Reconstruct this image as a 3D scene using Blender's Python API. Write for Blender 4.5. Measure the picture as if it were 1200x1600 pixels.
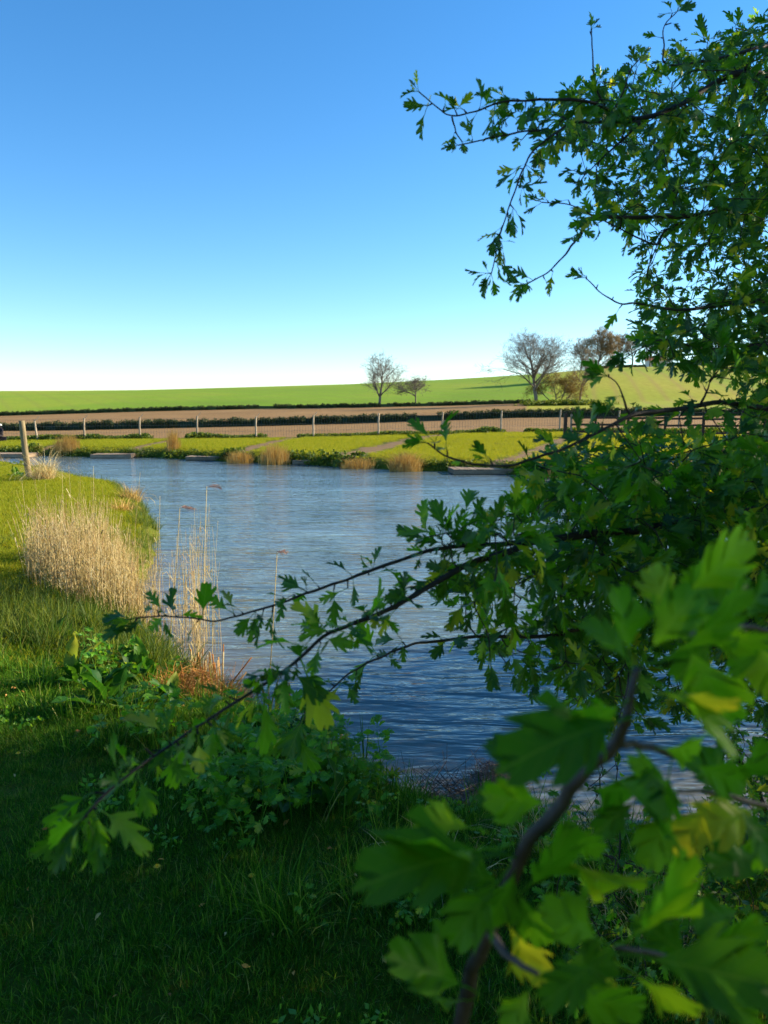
import bpy, math, random
import numpy as np
from mathutils import Matrix, Vector, Euler
for o in list(bpy.data.objects): bpy.data.objects.remove(o)
SC = bpy.context.scene
rng = np.random.default_rng(7); random.seed(7)
R = math.radians
# ------------------------------------------------------------------ camera, sky, sun, exposure
PITCH = math.atan(160/1200)
CAM = np.array([0.0, 0.0, 2.2])
cd = bpy.data.cameras.new('camera'); cam = bpy.data.objects.new('camera', cd); SC.collection.objects.link(cam)
cam.location = CAM; cam.rotation_euler = (math.pi/2-PITCH, 0, 0)
cd.sensor_fit = 'VERTICAL'; cd.sensor_height = 36; cd.lens = 27; cd.clip_start = .02; cd.clip_end = 12000
cd.dof.use_dof = True; cd.dof.focus_distance = 3.2; cd.dof.aperture_fstop = 7.4
SC.camera = cam
SUN_AZ, SUN_EL = 72, 22           # degrees right of the view, above the horizon
w = bpy.data.worlds.new('World'); SC.world = w; w.use_nodes = True
nt = w.node_tree; nt.nodes.clear()
sky = nt.nodes.new('ShaderNodeTexSky'); sky.sky_type = 'NISHITA'; sky.sun_disc = False
sky.sun_elevation = R(SUN_EL); sky.sun_rotation = R(SUN_AZ); sky.air_density = 1.0; sky.dust_density = 0.0; sky.ozone_density = 4.0
hs = nt.nodes.new('ShaderNodeHueSaturation'); hs.inputs['Saturation'].default_value = 1.22
bg = nt.nodes.new('ShaderNodeBackground'); bg.inputs[1].default_value = 0.102
wo = nt.nodes.new('ShaderNodeOutputWorld')
nt.links.new(sky.outputs[0], hs.inputs['Color']); nt.links.new(hs.outputs[0], bg.inputs[0]); nt.links.new(bg.outputs[0], wo.inputs[0])
sl = bpy.data.lights.new('sun', 'SUN'); sl.energy = 5.0; sl.angle = R(.5); sl.color = (1, .86, .62)
so = bpy.data.objects.new('sun', sl); SC.collection.objects.link(so)
SUND = Vector((math.sin(R(SUN_AZ))*math.cos(R(SUN_EL)), math.cos(R(SUN_AZ))*math.cos(R(SUN_EL)), math.sin(R(SUN_EL))))
so.rotation_euler = SUND.to_track_quat('Z', 'Y').to_euler(); so.location = (30, 20, 30)
SC.view_settings.view_transform = 'Standard'; SC.view_settings.look = 'None'
SC.view_settings.exposure = 1.3; SC.view_settings.gamma = 1; SC.view_settings.use_curve_mapping = False
SC.cycles.max_bounces = 6; SC.cycles.transparent_max_bounces = 4

# ------------------------------------------------------------------ helpers
cp, sp = math.cos(PITCH), math.sin(PITCH)
FW = np.array([0, cp, -sp]); UP = np.array([0, sp, cp]); RT = np.array([1., 0, 0])
def P(px, py, d): return CAM + d*(FW + RT*(px-600)/1200 + UP*(800-py)/1200)
def G(px, py, z=0.0):
    r = FW + RT*(px-600)/1200 + UP*(800-py)/1200
    return CAM + r*((z-CAM[2])/r[2])
def V3(p): return np.asarray(p, float)
def proj(p):
    q = np.asarray(p, float)-CAM; d = q@FW
    dd = np.where(np.abs(d) < 1e-6, 1e-6, d)
    return 600+1200*(q@RT)/dd, 800-1200*(q@UP)/dd, d
def nrm(v): v = np.asarray(v, float); return v/(np.linalg.norm(v)+1e-12)
class MB:                                    # mesh builder: triangles and quads in numpy chunks
    def __init__(s): s.v = []; s.t = []; s.q = []; s.n = 0; s.r = []; s.uv = []
    def add(s, V, T=None, Q=None, rnd=0.0, uv=None):
        V = np.asarray(V, float)
        if T is not None and len(T): s.t.append(np.asarray(T, int)+s.n)
        if Q is not None and len(Q): s.q.append(np.asarray(Q, int)+s.n)
        s.v.append(V); s.n += len(V)
        s.r.append(np.broadcast_to(np.asarray(rnd, float), (len(V),)))
        s.uv.append(np.zeros((len(V), 2)) if uv is None else np.asarray(uv, float))
    def mesh(s, name, mat, smooth=True):
        me = bpy.data.meshes.new(name)
        V = np.concatenate(s.v); T = np.concatenate(s.t) if s.t else np.zeros((0, 3), int); Q = np.concatenate(s.q) if s.q else np.zeros((0, 4), int)
        L = np.concatenate([T.ravel(), Q.ravel()]); nf = len(T)+len(Q)
        me.vertices.add(len(V)); me.vertices.foreach_set('co', V.ravel())
        me.loops.add(len(L)); me.loops.foreach_set('vertex_index', L.astype(np.int32))
        st = np.concatenate([np.arange(len(T))*3, len(T)*3+np.arange(len(Q))*4]).astype(np.int32)
        me.polygons.add(nf); me.polygons.foreach_set('loop_start', st)
        me.polygons.foreach_set('use_smooth', np.full(nf, smooth))
        me.update(calc_edges=True)
        a = me.attributes.new('rnd', 'FLOAT', 'POINT'); a.data.foreach_set('value', np.concatenate(s.r).astype(np.float32))
        u = me.attributes.new('luv', 'FLOAT2', 'POINT'); u.data.foreach_set('vector', np.concatenate(s.uv).astype(np.float32).ravel())
        me.materials.append(mat); return me
    def build(s, name, mat, parent=None, smooth=True):
        o = bpy.data.objects.new(name, s.mesh(name, mat, smooth)); SC.collection.objects.link(o)
        if parent is not None: o.parent = parent; o.matrix_parent_inverse = parent_inv(parent)
        return o
def parent_inv(p):
    m = Matrix.LocRotScale(p.location, p.rotation_euler, p.scale)
    q = p.parent
    if q is not None: m = Matrix.LocRotScale(q.location, q.rotation_euler, q.scale) @ q.matrix_parent_inverse.inverted() @ m if False else m
    return m.inverted()
def tag(o, label=None, cat=None, group=None, kind=None):
    if label: o['label'] = label
    if cat: o['category'] = cat
    if group: o['group'] = group
    if kind: o['kind'] = kind
    return o
def empty(name, loc, label, cat, group=None):
    o = bpy.data.objects.new(name, None); SC.collection.objects.link(o); o.location = Vector(loc); o.empty_display_size = .1
    return tag(o, label, cat, group)
def copy_tree(o, parent=None):
    c = o.copy(); SC.collection.objects.link(c)
    if parent is not None: c.parent = parent
    for ch in list(o.children): copy_tree(ch, c)
    return c
def tube(mb, pts, rad, k=6, rnd=0.0, cap=True):
    pts = np.asarray(pts, float); n = len(pts); rad = np.broadcast_to(np.asarray(rad, float), (n,))
    t = np.gradient(pts, axis=0); t /= np.linalg.norm(t, axis=1)[:, None]+1e-12
    ref = np.array([0.31, 0.2, 0.93]) if abs(t[:, 2]).mean() < .8 else np.array([.9, .3, .1])
    a = np.cross(t, ref); a /= np.linalg.norm(a, axis=1)[:, None]+1e-12; b = np.cross(t, a)
    th = np.arange(k)*2*math.pi/k
    V = pts[:, None]+rad[:, None, None]*(np.cos(th)[None, :, None]*a[:, None]+np.sin(th)[None, :, None]*b[:, None])
    i = np.arange(n-1)[:, None]*k; j = np.arange(k)[None]; j2 = (j+1) % k
    Q = np.stack([i+j, i+j2, i+k+j2, i+k+j], -1).reshape(-1, 4)
    V = V.reshape(-1, 3); T = None
    if cap:
        V = np.concatenate([V, pts[:1], pts[-1:]]); c0, c1 = n*k, n*k+1
        T = [[c0, (x+1) % k, x] for x in range(k)]+[[c1, (n-1)*k+x, (n-1)*k+(x+1) % k] for x in range(k)]
    uv = np.stack([np.tile(np.arange(k)/k, n), np.repeat(np.arange(n)/max(1, n-1), k)], -1)
    if cap: uv = np.concatenate([uv, [[0, 0], [0, 1]]])
    mb.add(V, T, Q, rnd, uv)
def box(mb, c, s, rot=0.0, rnd=0.0, tilt=0.0, bev=.06):
    sx, sy, sz = [x/2 for x in s]; e = min(sx, sy, sz)*2*bev
    V = []
    for z in (-1, 1):
        for (x, y) in ((-1, -1), (1, -1), (1, 1), (-1, 1)): V.append((x*(sx-e), y*(sy-e), z*sz))
    for z in (-1, 1):
        for (x, y) in ((-1, -1), (1, -1), (1, 1), (-1, 1)): V.append((x*sx, y*sy, z*(sz-e)))
    V = np.array(V)
    if tilt: ct, st = math.cos(tilt), math.sin(tilt); V = V@np.array([[ct, 0, -st], [0, 1, 0], [st, 0, ct]])
    cr, sr = math.cos(rot), math.sin(rot); V = V@np.array([[cr, sr, 0], [-sr, cr, 0], [0, 0, 1]])+V3(c)
    Q = [[3, 2, 1, 0], [4, 5, 6, 7]]
    for i in range(4):
        j = (i+1) % 4; Q += [[8+i, 8+j, 12+j, 12+i], [i, j, 8+j, 8+i], [12+i, 12+j, 4+j, 4+i]]
    mb.add(V, None, Q, rnd)
def smooth_line(pts, per=6):                 # Catmull-Rom through points (works on any number of columns)
    p = np.asarray(pts, float); p = np.concatenate([[2*p[0]-p[1]], p, [2*p[-1]-p[-2]]]); out = []
    for i in range(1, len(p)-2):
        for s in range(per):
            t = s/per
            out.append(.5*((2*p[i])+(-p[i-1]+p[i+1])*t+(2*p[i-1]-5*p[i]+4*p[i+1]-p[i+2])*t*t+(-p[i-1]+3*p[i]-3*p[i+1]+p[i+2])*t**3))
    out.append(p[-2]); return np.array(out)
# value noise for shapes
_NG = rng.random((64, 64))
def vn(x, y):
    x = np.asarray(x, float); y = np.asarray(y, float)
    xi = np.floor(x).astype(int); yi = np.floor(y).astype(int); fx = x-xi; fy = y-yi
    fx = fx*fx*(3-2*fx); fy = fy*fy*(3-2*fy); g = lambda a, b: _NG[a % 64, b % 64]
    return (g(xi, yi)*(1-fx)+g(xi+1, yi)*fx)*(1-fy)+(g(xi, yi+1)*(1-fx)+g(xi+1, yi+1)*fx)*fy

# ------------------------------------------------------------------ materials
def mat(name):
    m = bpy.data.materials.new(name); m.use_nodes = True; m.node_tree.nodes.clear(); return m, m.node_tree
def N(t, typ, **kw):
    n = t.nodes.new(typ)
    for k, v in kw.items():
        if k in n.inputs: n.inputs[k].default_value = v
        else: setattr(n, k, v)
    return n
def ramp(t, fac, stops):
    r = t.nodes.new('ShaderNodeValToRGB'); e = r.color_ramp.elements
    while len(e) < len(stops): e.new(.5)
    for i, (p, c) in enumerate(stops): e[i].position = p; e[i].color = (*c, 1)
    t.links.new(fac, r.inputs[0]); return r.outputs[0]
def math_(t, op, a, b=None, c=None):
    n = t.nodes.new('ShaderNodeMath'); n.operation = op
    for i, x in enumerate((a, b, c)):
        if x is None: continue
        if isinstance(x, (int, float)): n.inputs[i].default_value = x
        else: t.links.new(x, n.inputs[i])
    return n.outputs[0]
def mix(t, f, a, b):
    n = t.nodes.new('ShaderNodeMix'); n.data_type = 'RGBA'
    for x, i in ((f, 0), (a, 6), (b, 7)):
        if isinstance(x, (int, float)): n.inputs[i].default_value = x
        elif isinstance(x, tuple): n.inputs[i].default_value = (*x, 1)
        else: t.links.new(x, n.inputs[i])
    return n.outputs[2]
def rnd_value(t):
    a = N(t, 'ShaderNodeAttribute', attribute_name='rnd'); o = t.nodes.new('ShaderNodeObjectInfo')
    return math_(t, 'FRACT', math_(t, 'ADD', a.outputs['Fac'], o.outputs['Random']))
def noise(t, scale, detail=3, vec=None, rough=.55, dist=0):
    n = N(t, 'ShaderNodeTexNoise'); n.inputs['Scale'].default_value = scale; n.inputs['Detail'].default_value = detail
    n.inputs['Roughness'].default_value = rough; n.inputs['Distortion'].default_value = dist
    if vec is not None: t.links.new(vec, n.inputs['Vector'])
    return n.outputs['Fac']
def objco(t, scale=None):
    c = t.nodes.new('ShaderNodeTexCoord').outputs['Object']
    if scale:
        m = t.nodes.new('ShaderNodeMapping'); m.inputs['Scale'].default_value = scale; t.links.new(c, m.inputs['Vector']); c = m.outputs[0]
    return c
def foliage_mat(name, stops, trans=.35, tcol=None, rough=.5, veins=False, spec=.3, tgain=2.2, stem=None):
    m, t = mat(name); r = rnd_value(t); col = ramp(t, r, stops)
    bumpn = None
    nz = noise(t, 60, 2, objco(t))
    col = mix(t, math_(t, 'MULTIPLY', nz, .35), col, tuple(c*.45 for c in stops[0][1]))
    if veins:
        uv = N(t, 'ShaderNodeAttribute', attribute_name='luv'); s = t.nodes.new('ShaderNodeSeparateXYZ'); t.links.new(uv.outputs['Vector'], s.inputs[0])
        au = math_(t, 'ABSOLUTE', s.outputs[0]); v = s.outputs[1]
        mid = math_(t, 'LESS_THAN', au, .007)
        ph = math_(t, 'FRACT', math_(t, 'MULTIPLY', math_(t, 'SUBTRACT', v, math_(t, 'MULTIPLY', au, 1.2)), 9.0))
        side = math_(t, 'LESS_THAN', math_(t, 'ABSOLUTE', math_(t, 'SUBTRACT', ph, .5)), .035)
        vein = math_(t, 'MAXIMUM', mid, math_(t, 'MULTIPLY', side, .5))
        col = mix(t, math_(t, 'MULTIPLY', vein, .22), col, (.16, .28, .05))
        tip = math_(t, 'MULTIPLY', math_(t, 'GREATER_THAN', r, .9), math_(t, 'MULTIPLY', v, .5))
        col = mix(t, tip, col, (.30, .24, .03))
        hgt = math_(t, 'ADD', math_(t, 'MULTIPLY', vein, -.6), math_(t, 'SINE', math_(t, 'MULTIPLY', ph, 3.1416)))
        b = N(t, 'ShaderNodeBump', Strength=.3, Distance=.0008); t.links.new(hgt, b.inputs['Height']); bumpn = b.outputs[0]
    p = N(t, 'ShaderNodeBsdfPrincipled', Roughness=rough); p.inputs['Specular IOR Level'].default_value = spec
    t.links.new(col, p.inputs['Base Color'])
    if bumpn: t.links.new(bumpn, p.inputs['Normal'])
    tr = N(t, 'ShaderNodeBsdfTranslucent'); mx = N(t, 'ShaderNodeMixShader'); mx.inputs[0].default_value = trans
    g = t.nodes.new('ShaderNodeMix'); g.data_type = 'RGBA'; g.blend_type = 'MULTIPLY'; g.inputs[0].default_value = 1
    t.links.new(col, g.inputs[6]); tc = tcol or (1.5, 1.25, .5); g.inputs[7].default_value = (tc[0]*tgain, tc[1]*tgain, tc[2]*tgain, 1)
    t.links.new(g.outputs[2], tr.inputs[0]); t.links.new(p.outputs[0], mx.inputs[1]); t.links.new(tr.outputs[0], mx.inputs[2])
    o = N(t, 'ShaderNodeOutputMaterial'); t.links.new(mx.outputs[0], o.inputs[0]); return m
def solid_mat(name, stops, scale=(20, 20, 20), rough=.8, bump=.3, det=4, spec=.3, nscale=1.0, bd=.01):
    m, t = mat(name); n = noise(t, nscale, det, objco(t, scale)); 
    f = math_(t, 'FRACT', math_(t, 'ADD', math_(t, 'MULTIPLY', rnd_value(t), .25), math_(t, 'MULTIPLY', n, .75)))
    col = ramp(t, f, stops); p = N(t, 'ShaderNodeBsdfPrincipled', Roughness=rough); p.inputs['Specular IOR Level'].default_value = spec
    t.links.new(col, p.inputs['Base Color'])
    b = N(t, 'ShaderNodeBump', Strength=bump, Distance=bd); t.links.new(n, b.inputs['Height']); t.links.new(b.outputs[0], p.inputs['Normal'])
    o = N(t, 'ShaderNodeOutputMaterial'); t.links.new(p.outputs[0], o.inputs[0]); return m
M_haw = foliage_mat('hawthorn_leaf', [(0, (.022, .090, .004)), (.45, (.042, .15, .005)), (.80, (.095, .26, .006)), (1, (.22, .33, .012))], .5, veins=True, rough=.42, spec=.4, tgain=2.8)
M_hawn = foliage_mat('near_hawthorn_leaf', [(0, (.030, .12, .004)), (.45, (.060, .19, .005)), (.80, (.13, .30, .008)), (1, (.28, .36, .012))], .5, veins=True, rough=.5, spec=.25, tgain=2.8)
M_hawd = foliage_mat('hawthorn_leaf_merged', [(0, (.015, .065, .008)), (.5, (.038, .135, .010)), (.80, (.085, .24, .010)), (1, (.28, .38, .012))], .42, veins=True, rough=.38, spec=.45, tgain=2.5)
M_bud = foliage_mat('young_red_leaf', [(0, (.16, .03, .03)), (1, (.25, .06, .04))], .4, rough=.4)
M_grass = foliage_mat('shade_toned_grass_blade', [(0, (.014, .068, .004)), (.45, (.042, .145, .007)), (.75, (.11, .25, .016)), (.92, (.20, .33, .035)), (1, (.34, .32, .12))], .35, rough=.6, spec=.12, tgain=1.6)  # grass copy darkened for the shaded bank; pale green stops stand for glints
M_grassfar = foliage_mat('sun_toned_grass_blade', [(0, (.14, .20, .010)), (.5, (.24, .29, .013)), (.9, (.34, .34, .02)), (1, (.44, .35, .09))], .35, rough=.6, spec=.15, tgain=1.5)  # brighter copy of the grass with sunlight put into its colour
M_straw = foliage_mat('dry_reed', [(0, (.40, .31, .12)), (.5, (.64, .52, .23)), (.85, (.80, .70, .40)), (1, (.36, .17, .05))], .25, tcol=(1.2, 1.0, .7), rough=.6, tgain=1.3)
M_strawo = foliage_mat('dead_orange_straw', [(0, (.42, .15, .03)), (.5, (.80, .40, .09)), (1, (.85, .58, .22))], .3, tcol=(1.1, .9, .5), rough=.7, tgain=1.1)
M_gold = foliage_mat('golden_straw', [(0, (.34, .20, .05)), (.5, (.60, .40, .11)), (.85, (.75, .55, .20)), (1, (.30, .20, .06))], .25, tcol=(1.2, 1.0, .6), rough=.7, tgain=1.2)
M_plume = foliage_mat('reed_plume', [(0, (.26, .17, .14)), (1, (.48, .34, .28))], .35, tcol=(1.2, .9, .8), rough=.7, tgain=1.2)
M_dock = foliage_mat('dock_leaf', [(0, (.015, .07, .008)), (.6, (.03, .12, .012)), (1, (.08, .20, .015))], .35, veins=True, rough=.5, spec=.2, tgain=1.8)
M_herb = foliage_mat('herb_leaf', [(0, (.07, .22, .01)), (.6, (.08, .25, .012)), (1, (.16, .32, .02))], .35, veins=True, rough=.5)
M_hedge = foliage_mat('hedge_leaf', [(0, (.018, .038, .015)), (.6, (.04, .075, .02)), (.9, (.09, .12, .03)), (1, (.16, .11, .05))], .15, rough=.7, tgain=1.3)
M_weed = foliage_mat('weed_leaf', [(0, (.03, .07, .008)), (.6, (.08, .14, .012)), (1, (.24, .27, .03))], .3, rough=.6, tgain=1.5)
M_twiggold = foliage_mat('golden_lit_twig', [(0, (.15, .10, .035)), (1, (.33, .24, .06))], .3, rough=.8, tgain=1.2)  # golden light of the low sun put into the twig colour
M_twigred = foliage_mat('reddish_bud_twig', [(0, (.20, .15, .09)), (1, (.34, .26, .16))], .25, rough=.8, tgain=1.1)
M_yel = foliage_mat('yellow_petal', [(0, (.75, .5, .01)), (1, (.85, .62, .02))], .2, rough=.5, tgain=1.1)
M_bark = solid_mat('hawthorn_bark', [(.25, (.010, .008, .006)), (.55, (.028, .021, .017)), (.8, (.06, .048, .04))], (60, 60, 60), .75, .5, 5, bd=.002)
M_shoot = solid_mat('young_shoot_bark', [(.3, (.02, .015, .016)), (.55, (.05, .038, .04)), (.75, (.095, .075, .075))], (120, 120, 120), .55, .4, 4, .45, bd=.001)
M_treebark = solid_mat('tree_bark', [(.3, (.10, .085, .07)), (.7, (.22, .19, .155))], (3, 3, 1), .9, .5, 4)
M_post = solid_mat('weathered_post_wood', [(.25, (.13, .10, .05)), (.5, (.30, .23, .12)), (.8, (.46, .37, .20))], (40, 40, 3), .85, .5, 5, bd=.006)
M_deck = solid_mat('silvered_deck_wood', [(.3, (.16, .11, .07)), (.6, (.32, .23, .15)), (.8, (.46, .35, .23))], (4, 60, 20), .85, .4, 4)
M_conc = solid_mat('pale_concrete', [(.3, (.26, .21, .15)), (.7, (.38, .31, .23))], (12, 12, 12), .9, .3)
M_rail = solid_mat('dark_creosoted_wood', [(.3, (.03, .018, .012)), (.7, (.075, .045, .03))], (20, 20, 20), .75, .3)
M_wire = solid_mat('galvanised_wire', [(.3, (.10, .10, .10)), (.7, (.18, .18, .17))], (10, 10, 10), .5, .1)
M_dead = solid_mat('dead_twig_bark', [(.3, (.06, .045, .04)), (.7, (.18, .14, .11))], (80, 80, 80), .8, .3, bd=.001)
M_cloth = solid_mat('dark_jacket_cloth', [(.3, (.012, .010, .014)), (.7, (.03, .024, .03))], (30, 30, 30), .9, .3)
M_cap = solid_mat('pale_cap_cloth', [(.3, (.62, .66, .62)), (.7, (.75, .78, .74))], (30, 30, 30), .9, .2)
M_skin = solid_mat('skin', [(.3, (.42, .24, .17)), (.7, (.5, .3, .21))], (30, 30, 30), .6, .1)
M_roof = solid_mat('orange_roof_tile', [(.3, (.32, .11, .05)), (.7, (.45, .17, .08))], (2, 2, 2), .85, .2)
M_wall = solid_mat('pale_render', [(.3, (.60, .58, .54)), (.7, (.72, .70, .66))], (2, 2, 2), .9, .1)
M_glass = solid_mat('dark_window', [(.3, (.02, .025, .03)), (.7, (.03, .035, .04))], (2, 2, 2), .2, 0)
M_slate = solid_mat('blue_grey_sheet_roof', [(.3, (.10, .12, .15)), (.7, (.16, .18, .22))], (1, 1, 1), .7, .2)
def ground_mat(name, stops, stops2, s1=.35, s2=6.0, bump=.6, bd=.05, stretch=None, path=True, rows=None):
    m, t = mat(name); c = objco(t, stretch) if stretch else objco(t)
    big = noise(t, s1, 4, c); fine = noise(t, s2, 6, c, .7)
    a = ramp(t, big, stops); b = ramp(t, fine, stops2); g = t.nodes.new('ShaderNodeMix'); g.data_type = 'RGBA'; g.blend_type = 'MULTIPLY'
    g.inputs[0].default_value = 1; t.links.new(a, g.inputs[6]); t.links.new(b, g.inputs[7]); col = g.outputs[2]
    if rows:
        mp = t.nodes.new('ShaderNodeMapping'); mp.inputs['Rotation'].default_value = (0, 0, rows[0]); t.links.new(t.nodes.new('ShaderNodeTexCoord').outputs['Object'], mp.inputs['Vector'])
        wv = N(t, 'ShaderNodeTexWave', Scale=rows[1], Distortion=1.2, Detail=2.0); wv.inputs['Detail Scale'].default_value = .3; t.links.new(mp.outputs[0], wv.inputs['Vector'])
        col = mix(t, math_(t, 'MULTIPLY', math_(t, 'POWER', wv.outputs['Fac'], 6.0), rows[2]), col, rows[3])
    if path:
        pa = N(t, 'ShaderNodeAttribute', attribute_name='rnd').outputs['Fac']
        pf = math_(t, 'ADD', pa, math_(t, 'MULTIPLY', math_(t, 'SUBTRACT', noise(t, .9, 6, c, .75), .5), 2.2))
        pm = N(t, 'ShaderNodeMapRange'); pm.inputs[1].default_value = .42; pm.inputs[2].default_value = .62; t.links.new(pf, pm.inputs[0])
        pc = ramp(t, fine, [(.3, (.15, .095, .045)), (.55, (.23, .15, .075)), (.75, (.30, .21, .115))])
        col = mix(t, pm.outputs[0], col, pc)
    p = N(t, 'ShaderNodeBsdfPrincipled', Roughness=.95); p.inputs['Specular IOR Level'].default_value = .1; t.links.new(col, p.inputs['Base Color'])
    bn = N(t, 'ShaderNodeBump', Strength=bump, Distance=bd); t.links.new(fine, bn.inputs['Height']); t.links.new(bn.outputs[0], p.inputs['Normal'])
    o = N(t, 'ShaderNodeOutputMaterial'); t.links.new(p.outputs[0], o.inputs[0]); return m
M_lawn = ground_mat('lawn_turf', [(.3, (.07, .09, .010)), (.5, (.11, .13, .012)), (.7, (.16, .15, .018))], [(.3, (.45, .5, .4)), (.7, (1.2, 1.15, 1.1))], .8, 25)
M_soil = ground_mat('ploughed_soil', [(.3, (.25, .145, .055)), (.7, (.33, .20, .08))], [(.3, (.7, .7, .7)), (.7, (1.15, 1.15, 1.15))], .05, 1.5, .8, .12, path=False)
M_crop = ground_mat('young_green_crop', [(.3, (.14, .25, .016)), (.5, (.20, .31, .02)), (.7, (.30, .34, .03))], [(.3, (.8, .85, .7)), (.7, (1.1, 1.08, 1.1))], .012, .9, .5, .1, path=False, rows=(-.5, .045, .18, (.20, .17, .05)))
M_past = ground_mat('yellow_green_pasture', [(.3, (.22, .29, .02)), (.5, (.32, .33, .03)), (.7, (.40, .33, .045))], [(.3, (.8, .8, .7)), (.7, (1.1, 1.1, 1.1))], .03, .9, .5, .1, (1, .25, 1), path=False, rows=(.25, .06, .4, (.30, .19, .06)))
M_mud = ground_mat('pond_bed_mud', [(.3, (.05, .04, .025)), (.7, (.09, .07, .045))], [(.3, (.7, .7, .7)), (.7, (1.1, 1.1, 1.1))], 1, 20, path=False)
def water_mat():
    m, t = mat('pond_water'); tc = t.nodes.new('ShaderNodeTexCoord').outputs['Object']
    def mp(s, rz=0):
        n = t.nodes.new('ShaderNodeMapping'); n.inputs['Scale'].default_value = s; n.inputs['Rotation'].default_value = (0, 0, rz); t.links.new(tc, n.inputs['Vector']); return n.outputs[0]
    a = noise(t, 1.0, 2, mp((1.3, 5.0, 1), .12), .5, .7); b = noise(t, 1.0, 3, mp((3.5, 13, 1), -.18), .55, .9); c = noise(t, 1.0, 2, mp((.35, 1.1, 1), .3), .5, .3)
    ruf = N(t, 'ShaderNodeMapRange'); ruf.inputs[1].default_value = .3; ruf.inputs[2].default_value = .7; ruf.inputs[3].default_value = .55; ruf.inputs[4].default_value = 1.35; t.links.new(noise(t, 1.0, 3, mp((.10, .35, 1), .2)), ruf.inputs[0])
    sh = N(t, 'ShaderNodeAttribute', attribute_name='rnd').outputs['Fac']
    h = math_(t, 'ADD', math_(t, 'MULTIPLY', a, .60), math_(t, 'ADD', math_(t, 'MULTIPLY', b, .16), math_(t, 'MULTIPLY', c, .6)))
    h = math_(t, 'MULTIPLY', h, math_(t, 'MULTIPLY', ruf.outputs[0], math_(t, 'SUBTRACT', 1.0, math_(t, 'MULTIPLY', sh, .6))))
    bn = N(t, 'ShaderNodeBump', Strength=1.0, Distance=.08); t.links.new(h, bn.inputs['Height'])
    col = ramp(t, noise(t, .5, 3, tc), [(.3, (.085, .125, .135)), (.7, (.135, .175, .175))])
    col = mix(t, sh, col, (.15, .115, .07))
    p = N(t, 'ShaderNodeBsdfPrincipled', Roughness=.04, IOR=1.33); p.inputs['Specular IOR Level'].default_value = .5
    t.links.new(col, p.inputs['Base Color']); t.links.new(bn.outputs[0], p.inputs['Normal'])
    o = N(t, 'ShaderNodeOutputMaterial'); t.links.new(p.outputs[0], o.inputs[0]); return m
M_water = water_mat()

# ------------------------------------------------------------------ pond outline and terrain
shore = [G(x, y)[:2] for x, y in [(-40, 736), (20, 737), (100, 752), (150, 766), (195, 773), (228, 800), (246, 830), (240, 862), (222, 905), (206, 945), (205, 990), (235, 1030),
         (290, 1075), (340, 1118), (400, 1140), (470, 1165), (520, 1190), (560, 1225), (620, 1268), (700, 1300), (800, 1310), (900, 1335), (1000, 1352), (1100, 1345), (1220, 1330)]]
far = [G(x, y)[:2] for x, y in [(-60, 709), (0, 710), (150, 714), (250, 715), (350, 721), (450, 725), (530, 729), (600, 733), (650, 736), (720, 737), (800, 742), (880, 748), (960, 752), (1060, 758), (1200, 768), (1350, 780)]]
POND = np.array([(-40, 19)]+[tuple(p) for p in shore]+[(2.7, 4.4), (3.7, 6.2), (5.2, 9), (8, 12.5), (16, 18), (22, 24)]+[tuple(p) for p in far[::-1]]+[(-40, 39)])
def sdf(x, y):                               # signed distance to the pond edge, negative in the water
    x = np.asarray(x, float); y = np.asarray(y, float); d = np.full(x.shape, 1e9); ins = np.zeros(x.shape, bool)
    n = len(POND)
    for i in range(n):
        ax, ay = POND[i]; bx, by = POND[(i+1) % n]; ex, ey = bx-ax, by-ay
        t = np.clip(((x-ax)*ex+(y-ay)*ey)/(ex*ex+ey*ey+1e-12), 0, 1)
        d = np.minimum(d, np.hypot(x-ax-t*ex, y-ay-t*ey))
        c = ((ay > y) != (by > y)) & (x < ex*(y-ay)/(ey if abs(ey) > 1e-9 else 1e-9)+ax); ins ^= c
    return np.where(ins, -d, d)
TX = np.array([0, 130, 220, 400, 550, 700, 800, 880, 950, 1050, 1200.])
T46 = np.array([689, 687.5, 686.5, 685.5, 682.5, 678.5, 676.5, 676, 676, 677, 679.])
T90 = np.array([674, 672, 670, 666, 662, 657, 653, 652, 651, 650, 649.])
T170 = np.array([650, 646, 643, 639, 637, 634, 631, 630, 629, 626, 622.])
T400 = np.array([613, 612.5, 612, 607.5, 603.5, 597, 591.5, 586, 581, 578, 575.])
def zt(px, tab, Y): return 2.2-Y*np.tan(np.arctan((np.interp(px, TX, tab)-800)/1200)+PITCH)
def land(x, y):
    x = np.asarray(x, float); y = np.asarray(y, float)
    Y = np.maximum(y, 20); px = 600+1200*x/(Y*.992)
    z0 = np.full(x.shape, .42); z46 = zt(px, T46, 46.); z90 = zt(px, T90, 90.); z170 = zt(px, T170, 170.); z400 = zt(px, T400, 400.)
    st = [-50, 30, 46, 90, 170, 400, 700, 9000]; zs = [z0, z0, z46, z90, z170, z400, z400-16, z400-420]
    z = zs[0]
    for i in range(len(st)-1):
        t = np.clip((y-st[i])/(st[i+1]-st[i]), 0, 1)
        if st[i] == 170: t = np.sin(t*math.pi/2)**.9
        if st[i] == 30: t = t*t*(3-2*t)
        z = np.where(y >= st[i], zs[i]*(1-t)+zs[i+1]*t, z)
    z = z+(.10+.02*(x < 0))*np.exp(-((x+1)**2+(y-1)**2)/12)
    return z
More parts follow.
